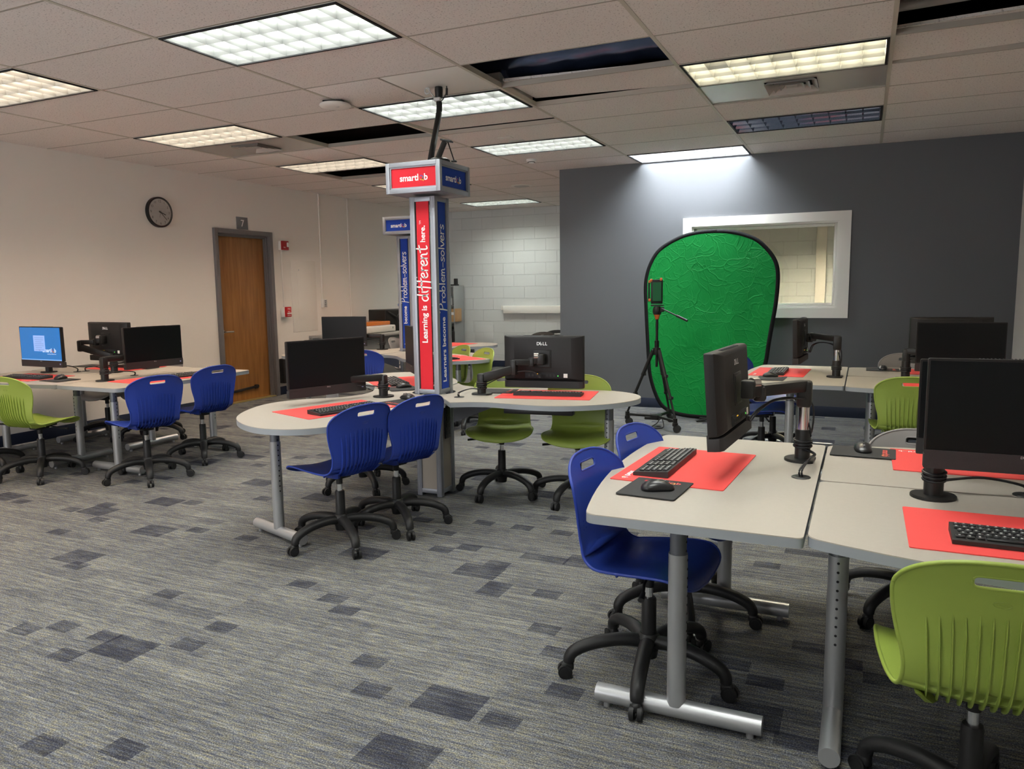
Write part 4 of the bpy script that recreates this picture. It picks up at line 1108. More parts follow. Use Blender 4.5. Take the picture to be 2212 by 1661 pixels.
def arm(px, py, hp, elbow, mp, label, chrome=False, gro=None, plate=0.0, face=0.0):
    """pole at (px,py), elbow point or None, ends at the mount point mp in front of the head"""
    t = thing('monitor_arm', label, 'monitor arm', (px, py, T), 0, 'black monitor arms clamped to the tables')
    O = Vector((px, py, T)); hp = hp - T
    m = MB(); n = 24
    pts = [(.068 * cos(a), .068 * sin(a)) for a in [2 * pi * k / n for k in range(n)]]
    pts = [(min(x, .045), y) for x, y in pts]
    m.prism([(x * cos(R(plate)) - y * sin(R(plate)), x * sin(R(plate)) + y * cos(R(plate))) for x, y in pts], 0.0005, .010, bev=.002); m.build('base_plate', BLACKM, t)
    m = MB()
    if chrome:
        m.lathe([(0, .01), (.029, .01), (.029, .12), (.026, .125), (0, .125)], n=22); m.build('pole', BLACKM, t)
        m = MB(); m.cyl((0, 0, .115), (0, 0, hp - .03), .022, 22); m.build('pole_extension', CHROME, t)
    else:
        m.lathe([(0, .01), (.029, .01), (.029, hp - .06), (.026, hp - .058), (.026, hp - .01), (0, hp - .01)], n=22); m.build('pole', BLACKM, t)
    top = Vector((0, 0, hp)); M_ = mp - O
    head = M_
    if elbow is None: chain = [top, None]
    m = MB(); m.box((0, 0, hp - .02), (.05, .05, .10) if not chrome else (.056, .056, .105), bev=.012)
    if elbow is not None:
        E = Vector(elbow) - O
        m.beam(top, E, .042, .055, bev=.008); m.build('lower_arm', BLACKM, t)
        m = MB(); m.box(E + Vector((0, 0, .012)), (.046, .046, .10), bev=.012); 
        Z = Vector((E.x, E.y, M_.z)) ; E2 = Vector((E.x, E.y, E.z + .045))
        fw = (M_ - E2); fw.z = 0; e1 = Vector((M_.x, M_.y, E2.z)) - fw.normalized() * .06
        m.beam(E2, e1, .040, .038, bev=.006); m.build('upper_arm', BLACKM, t)
    else:
        fw = (M_ - top); fw.z = 0; e1 = Vector((M_.x, M_.y, hp)) - fw.normalized() * .06
        m.beam(top + Vector((0, 0, .012)), e1 + Vector((0, 0, .012)), .048, .044, bev=.008); m.build('upper_arm', BLACKM, t)
    m = MB(); m.box(e1, (.045, .045, .06), bev=.012); m.beam(e1 + Vector((0, 0, .01)), M_, .040, .050, bev=.008); m.box(M_, (.05, .05, .07), rz=R(face), bev=.008)
    h_ = m.build('tilt_head', BLACKM, t)
    m = MB(); m.tube([M_ + Vector((0, 0, .02)) - fw.normalized() * .015, M_ + Vector((0, 0, .02)) - fw.normalized() * .045], .022, 16); m.build('tension_knob', NICKEL, h_)
    m = MB()
    dn = M_ + Vector((0, 0, -.10))
    for k in (-1, 1):
        sd = Vector((-fw.y, fw.x, 0)).normalized() * .006 * k
        m.tube(catmull([dn + sd, dn * .85 + e1 * .15 + Vector((0, 0, -.03)) + sd, (e1 + Vector((0, 0, -.06))) + sd, e1 * .6 + top * .4 + Vector((0, 0, -.03)) + sd, Vector((.02 * k, 0, hp - .05)) + sd, Vector((.03, .012 * k, hp * .4)), Vector((-.005, .032, hp * .25))], 6), .0035, 8)
    for k in range(3):
        m.tube([(.033 * cos(a), .033 * sin(a), .06 + .012 * k + .004 * sin(a)) for a in [2 * pi * q / 18 for q in range(19)]], .004, 8)
    m.build('cable', mat('black_cable', (.01, .01, .012), .45), t)
    if gro:
        G = Vector((gro[0], gro[1], T)) - O
        m = MB(); m.lathe([(0, .004), (.030, .004), (.033, .002), (.033, .0003), (0, .0003)], n=24); m.build('grommet', BLACKM, t, tuple(G))
        m = MB(); sdv = Vector((-G.y, G.x, 0)).normalized() * .045
        for k in (-1, 1): m.tube(catmull([G + Vector((.004 * k, 0, .0)), G + Vector((.004 * k, 0, .03)), G * .62 + sdv * .7 + Vector((0, .005 * k, .052)), G * .28 + sdv + Vector((0, .005 * k, .045)), Vector((.0, .02 * k, .05))], 6), .0035, 8)
        m.build('lead', MATS['black_cable'], t)
MON = [
 # x, y, z, facing, label, tilt, lit, (pole x, y, top z, elbow, chrome, grommet, plate)
 (1.772, .65, .92, 339, 'monitor with black screen on the front leaf of the middle table', 0, 0, (1.97, .965, .815, None, 0, None), 'monitor arm beside the mouse on the front leaf of the middle table'),
 (2.884, 1.49, .908, 97, 'monitor seen from behind in the middle, with lit port lights', 0, 0, (2.53, 1.273, .81, (2.73, 1.345, .865), 0, (2.45, 1.11)), 'monitor arm bent in front of the monitor back in the middle'),
 (1.722, 1.735, .941, 222, 'monitor peeking out from behind the nearer tower', 0, 0, (1.93, 1.72, .86, None, 0, None), 'monitor arm hidden behind the nearer tower'),
 (4.332, -.235, .985, 176.5, 'monitor seen edge-on from its back on the front desk', -4, 0, (4.59, .0, .985, None, 1, (4.606, -.288)), 'tall monitor arm with chrome post on the front desk'),
 (5.245, -.47, .985, 271, 'nearest and largest black monitor at the right picture edge', 0, 0, (5.015, -.405, .88, None, 0, (5.284, -.276)), 'monitor arm with coiled cable below the nearest monitor'),
 (5.25, -.06, .945, 269, 'dark monitor just behind the nearest monitor', 0, 0, (5.45, -.2, .88, None, 0, None), 'monitor arm behind the nearest monitor'),
 (4.329, 3.36, .948, 176.5, 'monitor seen edge-on before the charcoal wall', -2, 0, (4.62, 2.985, .975, None, 1, None), 'monitor arm with chrome post before the charcoal wall'),
 (5.40, 2.896, .946, 272, 'dark monitor before the right end of the charcoal wall', 0, 0, (5.08, 3.02, .89, None, 0, None), 'monitor arm between the two dark monitors near the charcoal wall'),
 (5.375, 3.299, .965, 92, 'dark monitor farthest back at the right, seen from behind', 0, 0, (5.62, 3.16, .89, None, 0, None), 'monitor arm farthest back at the right'),
 (-.645, 1.425, .941, 356, 'black monitor on the left desks, turned to the room', 0, 0, (-.68, .978, .86, None, 0, (-.80, 1.347)), 'nearest monitor arm on the left desks, reaching to the black monitor'),
 (-1.61, 1.11, .945, 269.5, 'lit monitor with blue desktop on the left desks', 0, 1, (-1.81, 1.289, .86, None, 0, (-1.59, 1.40)), 'monitor arm behind the lit blue monitor'),
 (-1.338, 1.56, .965, 88, 'monitor seen from behind on the left desks near the wall', 0, 0, (-1.20, 1.47, .84, (-1.52, 1.40, .92), 0, (-1.56, 1.46)), 'bent monitor arm in front of the monitor back on the left desks'),
 (-.70, 4.12, .918, 285, 'monitor with dark blue screen behind the black middle monitor', 0, 0, (-.31, 4.31, .85, None, 0, None), 'monitor arm left of the farther tower'),
 (.80, 3.60, .93, 55, 'monitor on the farther table hidden by the nearer tower', 0, 0, (.62, 3.72, .86, None, 0, None), 'monitor arm on the farther table hidden by the nearer tower'),
]
for (x, y, z, fc, lab, tilt, lit, a, alab) in MON:
    monitor(x, y, z, fc, lab, tilt, lit)
    arm(a[0], a[1], a[2], a[3], mount_pt(x, y, z, fc, .078), alab, a[4], a[5], fc + 180, fc)

# ------------------------------------------------------------------ mats, keyboards, mice
def mat_thing(x, y, face, label, L=.61, D=.405, logo=True):
    """face: direction the user sits toward the mat from (the near edge)"""
    t = thing('desk_mat', label, 'desk mat', (x, y, T), R(face + 90), 'red desk mats')
    m = MB(); m.prism(rounded([(-L / 2, -D / 2), (L / 2, -D / 2), (L / 2, D / 2), (-L / 2, D / 2)], .008, 3), .0004, .003); m.build('mat_sheet', REDMAT, t)
    s = MB(); logo_into(s, Matrix.Translation((L / 2 - .085, -D / 2 + .045, .0034)), .11); s.build('logo', LOGOM, t, flip=False)
def pad_thing(x, y, face, label, L=.24, D=.20):
    t = thing('mouse_pad', label, 'mouse pad', (x, y, T), R(face + 90), 'black mouse pads')
    m = MB(); m.prism(rounded([(-L / 2, -D / 2), (L / 2, -D / 2), (L / 2, D / 2), (-L / 2, D / 2)], .008, 3), .0034, .0062); m.build('pad_sheet', BLKMAT, t)
    s = MB(); logo_into(s, Matrix.Translation((-L / 2 + .035, 0, .0065)) @ Matrix.Rotation(R(90), 4, 'Z'), .13); s.build('logo', [mat('logo_red_print', (.6, .06, .05), .5), L_RED, L_ORG, L_ORG, L_RED], t, flip=False)
def kb_meshes():
    b = MB(); L, D = .440, .130
    f = [b.b.verts.new(p) for p in ((-L / 2, -D / 2, .003), (L / 2, -D / 2, .003), (L / 2, -D / 2, .014), (-L / 2, -D / 2, .014))]
    g = [b.b.verts.new(p) for p in ((-L / 2, D / 2, .003), (L / 2, D / 2, .003), (L / 2, D / 2, .026), (-L / 2, D / 2, .026))]
    b.loft([f, g])
    k = MB(); leg = MB()
    rows = [(0, [(-.203 + .019 * i, .016) for i in range(13)]), (1, [(-.203 + .019 * i, .016) for i in range(13)]), (2, [(-.196 + .019 * i, .016) for i in range(12)]), (3, [(-.19 + .019 * i, .016) for i in range(12)]), (4, [(-.2, .022), (-.176, .018), (-.153, .018), (-.09, .10), (-.025, .018), (0, .018), (.024, .018)])]
    for r, ks in rows:
        y = D / 2 - .018 - r * .0215; z = .014 + (y + D / 2) / D * .012
        for x, w in ks + [(.062 + .019 * i, .016) for i in range(3)] + [(.135 + .019 * i, .016) for i in range(4)]:
            k.box((x, y, z + .0025), (w, .0175, .005), bev=.0015, seg=1)
            if w < .03: leg.box((x - .002, y + .002, z + .0052), (.005, .006, .0004))
    return b.mesh('case', mat('keyboard_case', (.016, .015, .015), .5)), k.mesh('keys', mat('keycap', (.014, .014, .015), .5)), leg.mesh('legends', mat('key_legend', (.5, .5, .48), .6))
KB = kb_meshes()
def keyboard(x, y, face, label):
    t = thing('keyboard', label, 'keyboard', (x, y, T + .001), R(face + 90), 'black keyboards'); c = put('case', KB[0], t); k = put('keys', KB[1], t); put('key_lettering', KB[2], k)
def mouse_meshes():
    b = MB(); sec = []
    for y, w, h in ((-.055, .012, .010), (-.050, .024, .018), (-.038, .031, .027), (-.02, .034, .034), (0, .0325, .036), (.02, .031, .031), (.038, .029, .023), (.05, .022, .015), (.056, .010, .009)):
        sec.append([b.b.verts.new((w * cos(a) * (1 if sin(a) > -.2 else .92), y, max(0, .006 + h * sin(a)) if sin(a) < 0 else .006 + (h - .006) * sin(a) ** .8)) for a in [2 * pi * k / 20 for k in range(20)]])
    b.loft(sec)
    w = MB(); w.tube([(-.003, .030, .025), (.003, .030, .025)], .008, 14); w.box((0, .012, .0345), (.007, .014, .003), bev=.001)
    return b.mesh('body', mat('mouse_plastic', (.014, .014, .015), .32), 60), w.mesh('scroll_wheel', mat('wheel_grey', (.12, .12, .12), .5))
MS = mouse_meshes()
def mouse(x, y, face, label):
    t = thing('mouse', label, 'mouse', (x, y, T + .0062), R(face + 90), 'black mice'); put('body', MS[0], t); put('scroll_wheel', MS[1], t)
mat_thing(4.195, -.27, 177, 'red mat under the keyboard on the front desk'); keyboard(4.115, -.27, 178, 'keyboard lying on the red mat of the front desk')
pad_thing(4.165, -.645, 176, 'grey-black mouse pad on the front desk, poking out under the red mat'); mouse(4.177, -.665, 205, 'mouse near the corner of the front desk')
mat_thing(5.215, .15, 90, 'red mat behind the nearest monitor'); pad_thing(4.808, .225, 88, 'mouse pad with red lettering left of the big monitors'); mouse(4.808, .245, 95, 'silver-topped mouse on the pad left of the big monitors')
keyboard(5.27, .22, 90, 'keyboard behind the nearest monitor')
mat_thing(5.225, -.77, 270, 'nearest red mat, cut by the right picture edge'); keyboard(5.245, -.845, 269, 'nearest keyboard, cut by the right picture edge')
mat_thing(4.205, 3.21, 178, 'red mat on the desk before the green screen'); keyboard(4.19, 3.16, 180, 'keyboard on the desk before the green screen')
pad_thing(4.185, 2.74, 178, 'mouse pad on the desk before the green screen'); mouse(4.17, 2.83, 190, 'mouse on the desk before the green screen')
mat_thing(5.38, 3.54, 90, 'red mat beside the farthest dark monitor'); pad_thing(4.945, 3.61, 90, 'mouse pad on the desk by the charcoal wall'); mouse(4.945, 3.60, 90, 'mouse on the desk by the charcoal wall')
mat_thing(5.36, 2.62, 270, 'red mat seen through the handle slot of the lime chair'); 
mat_thing(2.005, .43, 340, 'red mat on the front leaf of the middle table'); keyboard(2.10, .40, 342, 'keyboard on the front leaf of the middle table, above the blue chair')
pad_thing(2.235, .79, 340, 'mouse pad on the front leaf of the middle table'); mouse(2.195, .90, 345, 'mouse just behind the blue chair at the tower foot')
mat_thing(2.945, 1.40, 100, 'red mat below the monitor back in the middle'); keyboard(2.96, 1.38, 100, 'keyboard below the monitor back in the middle')
pad_thing(2.57, 1.44, 100, 'mouse pad with red lettering beside the bent monitor arm')
mat_thing(1.62, 1.67, 226, 'red mat on the leaf behind the nearer tower'); keyboard(1.63, 1.60, 226, 'keyboard on the leaf behind the nearer tower')
pad_thing(1.865, 1.345, 226, 'mouse pad on the leaf behind the nearer tower'); mouse(1.86, 1.38, 240, 'mouse on the leaf behind the nearer tower')
mat_thing(-.385, 1.23, 356, 'red mat on the left desk behind the nearer blue chair'); keyboard(-.31, 1.33, 354, 'keyboard on the left desk between the blue chairs')
pad_thing(-.40, 1.76, 356, 'mouse pad on the left desk behind the farther blue chair'); mouse(-.44, 1.84, 0, 'mouse on the left desk behind the farther blue chair')
mat_thing(-1.58, .95, 270, 'red mat below the lit blue monitor'); keyboard(-1.50, .88, 275, 'keyboard below the lit blue monitor')
pad_thing(-1.085, .885, 268, 'mouse pad on the left desk beside the lit monitor'); mouse(-1.14, .93, 285, 'mouse on the left desk beside the lit monitor')
mat_thing(-1.47, 1.80, 90, 'red mat on the left desk along the white wall'); keyboard(-1.35, 1.82, 90, 'keyboard on the left desk along the white wall')
pad_thing(-1.96, 1.80, 90, 'mouse pad on the left desk along the white wall')
mat_thing(.05, 3.84, 290, 'red mat seen through the slot of the far blue chair') if False else None
mat_thing(-.44, 3.75, 298, 'red mat beside the blue chair at the farther table')
mat_thing(1.06, 3.56, 55, 'red mat on the farther table right of the nearer tower'); keyboard(.98, 3.50, 55, 'keyboard on the farther table right of the nearer tower')
mat_thing(.10, 5.20, 170, 'red mat on the farthest leaf near the block wall')
# computer power bricks under tables
for x, y, rz, sx, lab in ((3.03, 1.045, R(6), .43, 'black power tray under the middle table edge'), (4.40, 2.56, R(0), .10, 'black control box under the desk before the green screen')):
    m = MB(); m.box((0, 0, 0), (sx, .06, .032), bev=.004)
    tag(m.build('power_tray', BLACKM, None, (x, y, T - .05), rz), lab, 'power tray')

# ------------------------------------------------------------------ green screen and tripod
GS = [(3.351, 1.976), (3.173, 1.969), (3.013, 1.936), (2.866, 1.867), (2.75, 1.777), (2.676, 1.641), (2.643, 1.503), (2.64, 1.368), (2.664, 1.097), (2.694, 0.797), (2.713, 0.618), (2.737, 0.454), (2.791, 0.29), (2.862, 0.159), (2.955, 0.09), (3.106, 0.05), (3.324, 0.04), (3.484, 0.055), (3.644, 0.097), (3.767, 0.193), (3.841, 0.361), (3.906, 0.621), (3.925, 0.79), (3.954, 1.03), (3.974, 1.184), (3.987, 1.383), (3.983, 1.538), (3.953, 1.651), (3.882, 1.759), (3.776, 1.862), (3.657, 1.92), (3.516, 1.959)]
t = thing('green_screen', 'bright green pop-up backdrop with black rim leaning toward the charcoal wall', 'green screen', (3.3, 4.78, 0))
t.rotation_euler = (-math.atan2(.32, 1.95), 0, 0)
ol = catmull([(x - 3.3, 0, z) for x, z in GS], 4, True)
m = MB()
cen = Vector((0.02, 0, 1.0)); nr = 14; rings = []
for k in range(1, nr + 1):
    q = k / nr; rings.append([m.b.verts.new((cen.x + (p.x - cen.x) * q, -.006 + .012 * sin(9 * p.x * q + 5 * q) * (1 - q), cen.z + (p.z - cen.z) * q)) for p in ol])
c0 = m.b.verts.new(cen); n = len(ol)
for i in range(n): m._f((c0, rings[0][i], rings[0][(i + 1) % n]))
for a, b in zip(rings, rings[1:]):
    for i in range(n): m._f((a[i], a[(i + 1) % n], b[(i + 1) % n], b[i]))
m.build('fabric', GFAB, t, flip=True)
m = MB(); rg = []
for i in range(n + 1):
    p = ol[i % n]; rg.append(p)
rr = []
for i in range(n):
    tg = (ol[(i + 1) % n] - ol[i - 1]); rr.append(m.ring(ol[i], tg, .010, 8, .023, up=(0, 1, 0)))
rr.append(rr[0]); m.loft(rr, cap=False); m.build('rim', mat('black_fabric', (.007, .007, .008), .8, spec=.2), t)
m = MB(); m.box((.05, -.0, 1.985), (.03, .02, .025), bev=.004); m.build('top_clip', BLACKM, t)
t = thing('screen_stand', 'small folding black foot with chrome peg under the green screen', 'stand', (3.37, 4.70, 0))
m = MB(); m.box((0, .02, .03), (.16, .05, .025), bev=.006); m.beam((-.10, -.05, .012), (.02, .02, .03), .03, .014, bev=.003); m.build('foot', BLACKM, t)
m = MB(); m.cyl((.07, -.04, 0), (.085, .0, .07), .010, 12); m.build('peg', CHROME, t)

def tripod():
    t = thing('camera_tripod', 'black camera tripod on a wheeled dolly in front of the green screen', 'tripod', (2.945, 4.28, 0))
    feet = [(-.30, .02), (.245, -.24), (.06, .30)]
    m = MB(); m.cyl((0, 0, .60), (0, 0, 1.10), .013, 14); m.lathe([(0, .78), (.022, .78), (.022, .86), (0, .86)], n=16); m.build('centre_column', BLACKM, t)
    m = MB(); m.lathe([(0, .72), (.035, .72), (.04, .75), (.035, .79), (0, .79)], n=18); m.build('crown', BLACKM, t)
    for fx, fy in feet:
        d = Vector((fx, fy, .13)) - Vector((fx * .12, fy * .12, .765)); a = Vector((fx * .12, fy * .12, .765))
        m = MB(); m.cyl(a, a + d * .38, .019, 12); m.cyl(a + d * .34, a + d * .72, .014, 12); m.cyl(a + d * .68, a + d, .011, 12); l = m.build('leg', BLACKM, t)
        for q in (.38, .70):
            m = MB(); m.cyl(a + d * (q - .015), a + d * (q + .02), .021, 12); m.box(a + d * q + Vector((.02, 0, 0)), (.02, .016, .03), bev=.003); m.build('leg_lock', BLACKM, l)
    for fx, fy in feet:
        f = Vector((fx, fy, 0)); m = MB(); m.beam(Vector((0, 0, .105)), f + Vector((0, 0, .105)), .028, .024, bev=.004); b = m.build('dolly_arm', BLACKM, t)
        m = MB(); m.cyl(f + Vector((0, 0, .055)), f + Vector((0, 0, .135)), .022, 12); m.cyl(f + Vector((0, 0, .06)), f + Vector((0, 0, .09)), .028, 12); m.build('socket', BLACKM, b)
        m = MB()
        for s_ in (-1, 1): m.cyl(f + Vector((.018, s_ * .009, .035)), f + Vector((.018, s_ * .021, .035)), .035, 16)
        m.build('caster', mat('caster_rubber', (.02, .02, .02), .6), b)
    m = MB(); m.beam((-.20, 0, .122), (-.05, 0, .122), .018, .010); m.build('dolly_rail', CHROME, t)
    m = MB(); m.lathe([(0, .075), (.06, .08), (.06, .12), (0, .125)], n=20); m.box((-.03, -.02, .085), (.16, .04, .03), bev=.008); m.build('dolly_hub', BLACKM, t)
    m = MB(); m.tube(catmull([(.05, -.03, .10), (.03, -.08, .05), (-.02, -.12, .01), (.05, -.14, .008), (.10, -.10, .02), (.07, -.03, .09)], 6), .006, 8); m.build('strap', BLACKM, t)
    m = MB(); m.lathe([(0, 1.07), (.018, 1.07), (.022, 1.09), (.032, 1.115), (0, 1.118)], n=18); m.build('bowl_collar', ORANGE_P, t)
    m = MB(); m.lathe([(0, 1.115), (.036, 1.115), (.042, 1.14), (.042, 1.17), (.030, 1.195), (0, 1.195)], n=20); m.box((0, 0, 1.205), (.12, .06, .014), bev=.004); m.box((.05, 0, 1.165), (.03, .05, .05), bev=.006); m.build('pan_head', BLACKM, t)
    m = MB(); m.cyl((.05, -.03, 1.175), (.22, -.10, 1.105), .006, 10); m.build('pan_bar', BLACKM, t); m = MB(); m.cyl((.215, -.098, 1.107), (.325, -.143, 1.062), .012, 12); m.build('pan_grip', BLACKM, t)
tripod()
t = thing('phone_rig', 'upright phone in an orange and black cage on top of the tripod', 'phone rig', (2.935, 4.28, 1.213), R(6))
m = MB(); m.box((.005, 0, .125), (.115, .012, .235), bev=.004); m.build('cage', BLACKM, t)
m = MB(); m.box((.008, -.008, .125), (.090, .006, .195), bev=.003); ph = m.build('phone', BLACKM, t); m = MB(); m.box((.008, -.0115, .125), (.082, .002, .182)); m.build('phone_screen', mat('phone_green', (.002, .01, .004), .4, spec=.2, emit=((.003, .05, .014), 1.0)), ph)
m = MB()
for x, z in ((-.066, .225), (-.066, .045), (-.05, .236), (.045, .245)): m.box((x, 0, z), (.022, .022, .026), bev=.004)
m.build('clamp', ORANGE_P, t)
m = MB(); m.tube([(-.072, 0, .03), (-.072, 0, .215)], .009, 10); m.build('grip', BLACKM, t)

# ------------------------------------------------------------------ things on the left wall
def clock():
    t = thing('wall_clock', 'round black-rimmed wall clock with white dial on the left wall', 'clock', (XL, 3.05, 2.275), R(90))
    r = .165
    m = MB(); n = 40
    prof = [(r - .012, .045), (r, .04), (r, .0), (r - .02, .0)]
    rings = [[m.b.verts.new((rr * cos(2 * pi * k / n), -dd, rr * sin(2 * pi * k / n))) for k in range(n)] for rr, dd in prof + [(r - .022, .034)]]
    rings.append(rings[0])
    m.loft([rings[2], rings[1], rings[0], rings[4]], cap=False); m.build('rim', BLACKM, t)
    m = MB(); m.tube([(0, -.002, 0), (0, -.036, 0)], r - .016, 40); f = m.build('dial', WHITE, t)
    m = MB()
    for k in range(12):
        a = pi / 2 - 2 * pi * (k + 1) / 12; me = text_mesh(str(k + 1), .038, .0, 'CENTER')
        m.add_mesh(me, Matrix.Translation((.120 * cos(a), -.0365, .120 * sin(a) - .013)) @ Matrix.Rotation(R(90), 4, 'X'))
    m.build('numerals', BLACKM, f, flip=False)
    def hand(ang, L, w, nm, y):
        a = pi / 2 - R(ang); d = Vector((cos(a), 0, sin(a))); m = MB(); m.beam(d * -.02 + Vector((0, y, 0)), d * L + Vector((0, y, 0)), w, .0015, up=(0, 1, 0)); m.build(nm, BLACKM, f)
    hand(110, .075, .010, 'hour_hand', -.040); hand(135, .115, .007, 'minute_hand', -.042); hand(195, .06, .002, 'second_hand', -.044)
    m = MB(); m.tube([(0, -.036, 0), (0, -.046, 0)], .008, 12); m.build('hub', BLACKM, f)
    m = MB(); m.tube([(0, -.0462, 0), (0, -.0467, 0)], r - .014, 40); m.build('crystal', GLASS, t)
clock()
t = thing('room_sign', 'grey plaque with white 7 above the wooden door', 'sign', (XL, 4.31, 2.245), R(90))
m = MB(); m.box((0, -.005, 0), (.19, .010, .15), bev=.003); m.build('plaque', mat('sign_grey', (.16, .17, .18), .5), t)
m = MB(); me = text_mesh('7', .12, .01, 'CENTER'); m.add_mesh(me, Matrix.Translation((0, -.0106, -.042)) @ Matrix.Rotation(R(90), 4, 'X')); m.build('numeral', WHITE, t, flip=False)
t = thing('fire_strobe', 'dark red fire alarm strobe high beside the wooden door', 'fire alarm', (XL, 5.015, 2.0), R(90))
m = MB(); m.box((0, -.022, 0), (.13, .044, .125), bev=.004); m.build('back_box', WPAINT, t); m = MB(); m.box((0, -.058, 0), (.125, .030, .12), bev=.006); m.build('housing', REDDEV, t)
m = MB(); m.box((.035, -.078, .01), (.03, .02, .06), bev=.008); m.build('lens', WPAINT, t); m = MB(); me = text_mesh('FIRE', .022, .0, 'CENTER'); m.add_mesh(me, Matrix.Translation((-.025, -.0735, -.035)) @ Matrix.Rotation(R(90), 4, 'X')); m.build('lettering', WHITE, t, flip=False)
t = thing('fire_pull_station', 'red fire alarm pull station on the white wall right of the door', 'fire alarm', (XL, 5.0, 1.115), R(90))
m = MB(); m.box((0, -.028, -.01), (.12, .056, .12), bev=.004); m.build('back_box', WPAINT, t); m = MB(); m.box((0, -.072, 0), (.10, .034, .135), bev=.006); m.build('housing', mat('pull_red', (.55, .012, .016), .35), t)
m = MB()
for s_, z, k in (('FIRE', .038, .030), ('PULL', .004, .022), ('DOWN', -.045, .020)): m.add_mesh(text_mesh(s_, k, .0, 'CENTER'), Matrix.Translation((0, -.0895, z - .008)) @ Matrix.Rotation(R(90), 4, 'X'))
m.build('lettering', WHITE, t, flip=False); m = MB(); m.box((0, -.094, -.02), (.08, .012, .016), bev=.003); m.build('handle', WPAINT, t)
t = thing('wall_control', 'small white control box with dark faceplate at the end of the raceway', 'control box', (XL, 5.83, 1.21), R(90))
m = MB(); m.box((0, -.022, 0), (.085, .044, .12), bev=.004); m.build('back_box', WPAINT, t); m = MB(); m.box((.0, -.046, 0), (.08, .006, .11), bev=.002); m.build('faceplate', LGREY, t); m = MB()
for k in range(4): m.box((.0, -.050, .036 - k * .024), (.035 - .008 * (k % 2), .002, .010))
m.build('buttons', BLACKM, t)
for y, z0, z1, lab in ((5.0, 1.18, 1.94, 'thin white raceway between the two red fire alarms'), (5.82, 1.27, CH, 'white raceway running from the ceiling to the small control box'), (6.49, .0, CH, 'full height raceway on the left wall before the workbench')):
    m = MB(); m.box((XL + .009, y, (z0 + z1) / 2), (.018, .022, z1 - z0), bev=.003); tag(m.build('raceway', WALLW), lab, 'raceway')
m = MB(); m.box((XL + .003, 5.43, 1.32), (.006, .52, .98), bev=.001); o = tag(m.build('wall_hatch', WALLW), 'large painted access panel on the white wall right of the alarms', 'access panel'); m = MB(); m.box((XL + .007, 5.45, 1.32), (.004, .30, .64), bev=.001); m.build('inner_door', WALLW, o)
m = MB(); m.sphere((XL + .004, 5.33, 1.68), .012, (.4, 1, 1)); tag(m.build('wall_hook', LGREY), 'tiny grey hook above the access panel', 'hook')
t = thing('wall_box', 'black wall box with red and white sticker low beside the door', 'box', (XL, 5.10, .325), R(90))
m = MB(); m.box((0, -.045, 0), (.50, .09, .33), bev=.008); m.build('body', BLACKM, t); m = MB(); m.box((-.09, -.0908, .06), (.12, .001, .10)); s_ = m.build('sticker', WHITE, t); m = MB()
for z in (.09, .065, .035): m.box((-.09, -.0916, z), (.10, .0006, .018))
m.build('sticker_print', mat('sticker_red', (.6, .02, .02), .5), s_)

# ------------------------------------------------------------------ workbench, shelf and their things
t = thing('workbench', 'grey workbench along the left wall behind the middle table', 'workbench', (-1.92, 6.55, 0))
m = MB(); m.box((0, 0, .745), (.80, 2.2, .035), bev=.004); m.build('worktop', mat('bench_grey', (.33, .33, .32), .5), t)
m = MB(); m.box((-.03, 0, .36), (.70, 2.1, .72)); m.build('cabinet_body', mat('bench_body', (.20, .205, .205), .55), t)
for k in range(3):
    m = MB(); m.box((.328, -.7 + .7 * k, .37), (.016, .67, .66), bev=.003); d = m.build('door', MATS['bench_body'], t); m = MB(); m.box((.342, -.45 + .7 * k, .62), (.012, .10, .012), bev=.002); m.build('handle', NICKEL, d)
t = thing('laser_cutter', 'white desktop laser cutter with orange lid on the workbench', 'laser cutter', (-1.95, 6.22, .763), R(88))
m = MB(); m.box((0, 0, .055), (.96, .52, .10), bev=.02, seg=3); m.build('body', mat('laser_white', (.66, .63, .58), .4), t)
m = MB(); m.box((0, .03, .135), (.90, .42, .06), bev=.012); m.build('lid', ORANGE, t); m = MB(); m.box((.40, -.262, .065), (.012, .004, .03), bev=.001); m.build('button', mat('button_green', (.08, .2, .12), .3), t)
t = thing('equipment_case', 'large black equipment case with diagonal ribs on the workbench', 'equipment case', (-1.93, 6.98, .763), R(75))
m = MB(); m.box((0, 0, .165), (.62, .40, .33), bev=.015, seg=3); m.build('shell', BLACKM, t)
m = MB(); m.beam((-.26, -.205, .30), (.26, -.205, .03), .02, .05, bev=.004, up=(0, -1, 0)); m.tube([(.0 + .08 * cos(a), -.203, .19 + .08 * sin(a)) for a in [2 * pi * k / 24 for k in range(25)]], .007, 8); m.tube([(.0 + .045 * cos(a), -.203, .19 + .045 * sin(a)) for a in [2 * pi * k / 24 for k in range(25)]], .005, 8); m.build('rib', mat('case_rib', (.035, .035, .036), .45), t)
m = MB(); m.sphere((-1.80, 7.10, 1.155), .06, (1.5, .9, .9)); tag(m.build('cloth_bundle', mat('blue_cloth', (.05, .18, .55), .8, bump=(20, .6))), 'blue cloth bundle on top of the black equipment case', 'cloth')
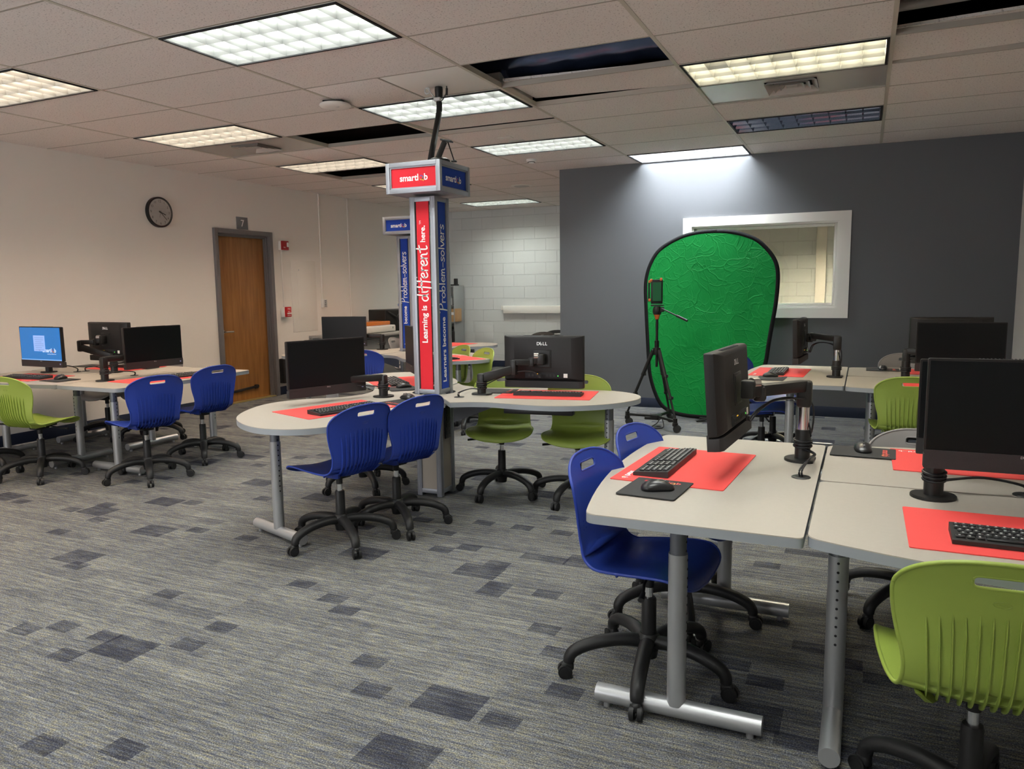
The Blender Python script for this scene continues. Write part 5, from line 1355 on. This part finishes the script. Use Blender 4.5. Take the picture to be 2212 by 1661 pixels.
t = thing('storage_shelf', 'grey metal shelf unit in the far left corner', 'shelf', (-2.06, 8.93, 0))
m = MB(); gm = mat('shelf_grey', (.30, .31, .31), .5)
for x in (-.25, .26): m.box((x, 0, .725), (.02, .36, 1.45), bev=.002)
m.box((0, .175, .725), (.50, .01, 1.45)); m.build('frame', gm, t)
for z in (.08, .44, .80, 1.10, 1.44):
    m = MB(); m.box((0, 0, z), (.50, .36, .022), bev=.002); m.build('shelf_board', gm, t)
t = thing('storage_bin', 'small clear bin with grey lid on the shelf', 'storage bin', (-1.93, 8.84, 1.112))
m = MB(); m.b and m.prism([(-.09, -.12), (.09, -.12), (.09, .12), (-.09, .12)], 0, .13, bev=.01); m.build('tub', LGREY, t); m = MB(); m.box((0, 0, .14), (.20, .26, .02), bev=.004); m.build('lid', mat('bin_lid', (.25, .28, .30), .5), t); m = MB(); m.box((0, -.1215, .06), (.08, .002, .06)); m.build('paper_label', WHITE, t)
t = thing('cardboard_box', 'brown cardboard box jutting out of the shelf', 'cardboard box', (-1.88, 8.86, .812), R(10))
m = MB(); m.box((0, 0, .12), (.24, .24, .23), bev=.003); m.build('carton', CARD, t); m = MB(); m.box((.02, -.1212, .15), (.07, .001, .05)); m.build('shipping_label', WHITE, t)
t = thing('printer', 'black machine on the lower shelf board', 'printer', (-1.98, 8.84, .453))
m = MB(); m.box((0, 0, .10), (.36, .32, .20), bev=.015); m.build('body', BLACKM, t); m = MB(); m.box((.04, -.19, .07), (.24, .10, .012), bev=.004, rot=Matrix.Rotation(R(-12), 3, 'X')); m.build('paper_tray', LGREY, t); m = MB(); m.box((.04, -.03, .225), (.26, .20, .05), bev=.01, rot=Matrix.Rotation(R(15), 3, 'X')); m.build('lid', BLACKP, t)
t = thing('desk_camera', 'small black camera on top of the shelf unit', 'camera', (-1.86, 8.86, 1.452))
m = MB(); m.box((0, 0, .012), (.16, .12, .022), bev=.004); m.build('base', BLACKM, t); m = MB(); m.box((.05, 0, .07), (.05, .07, .11), bev=.008); m.build('head', BLACKM, t)

bpy.context.view_layer.update()
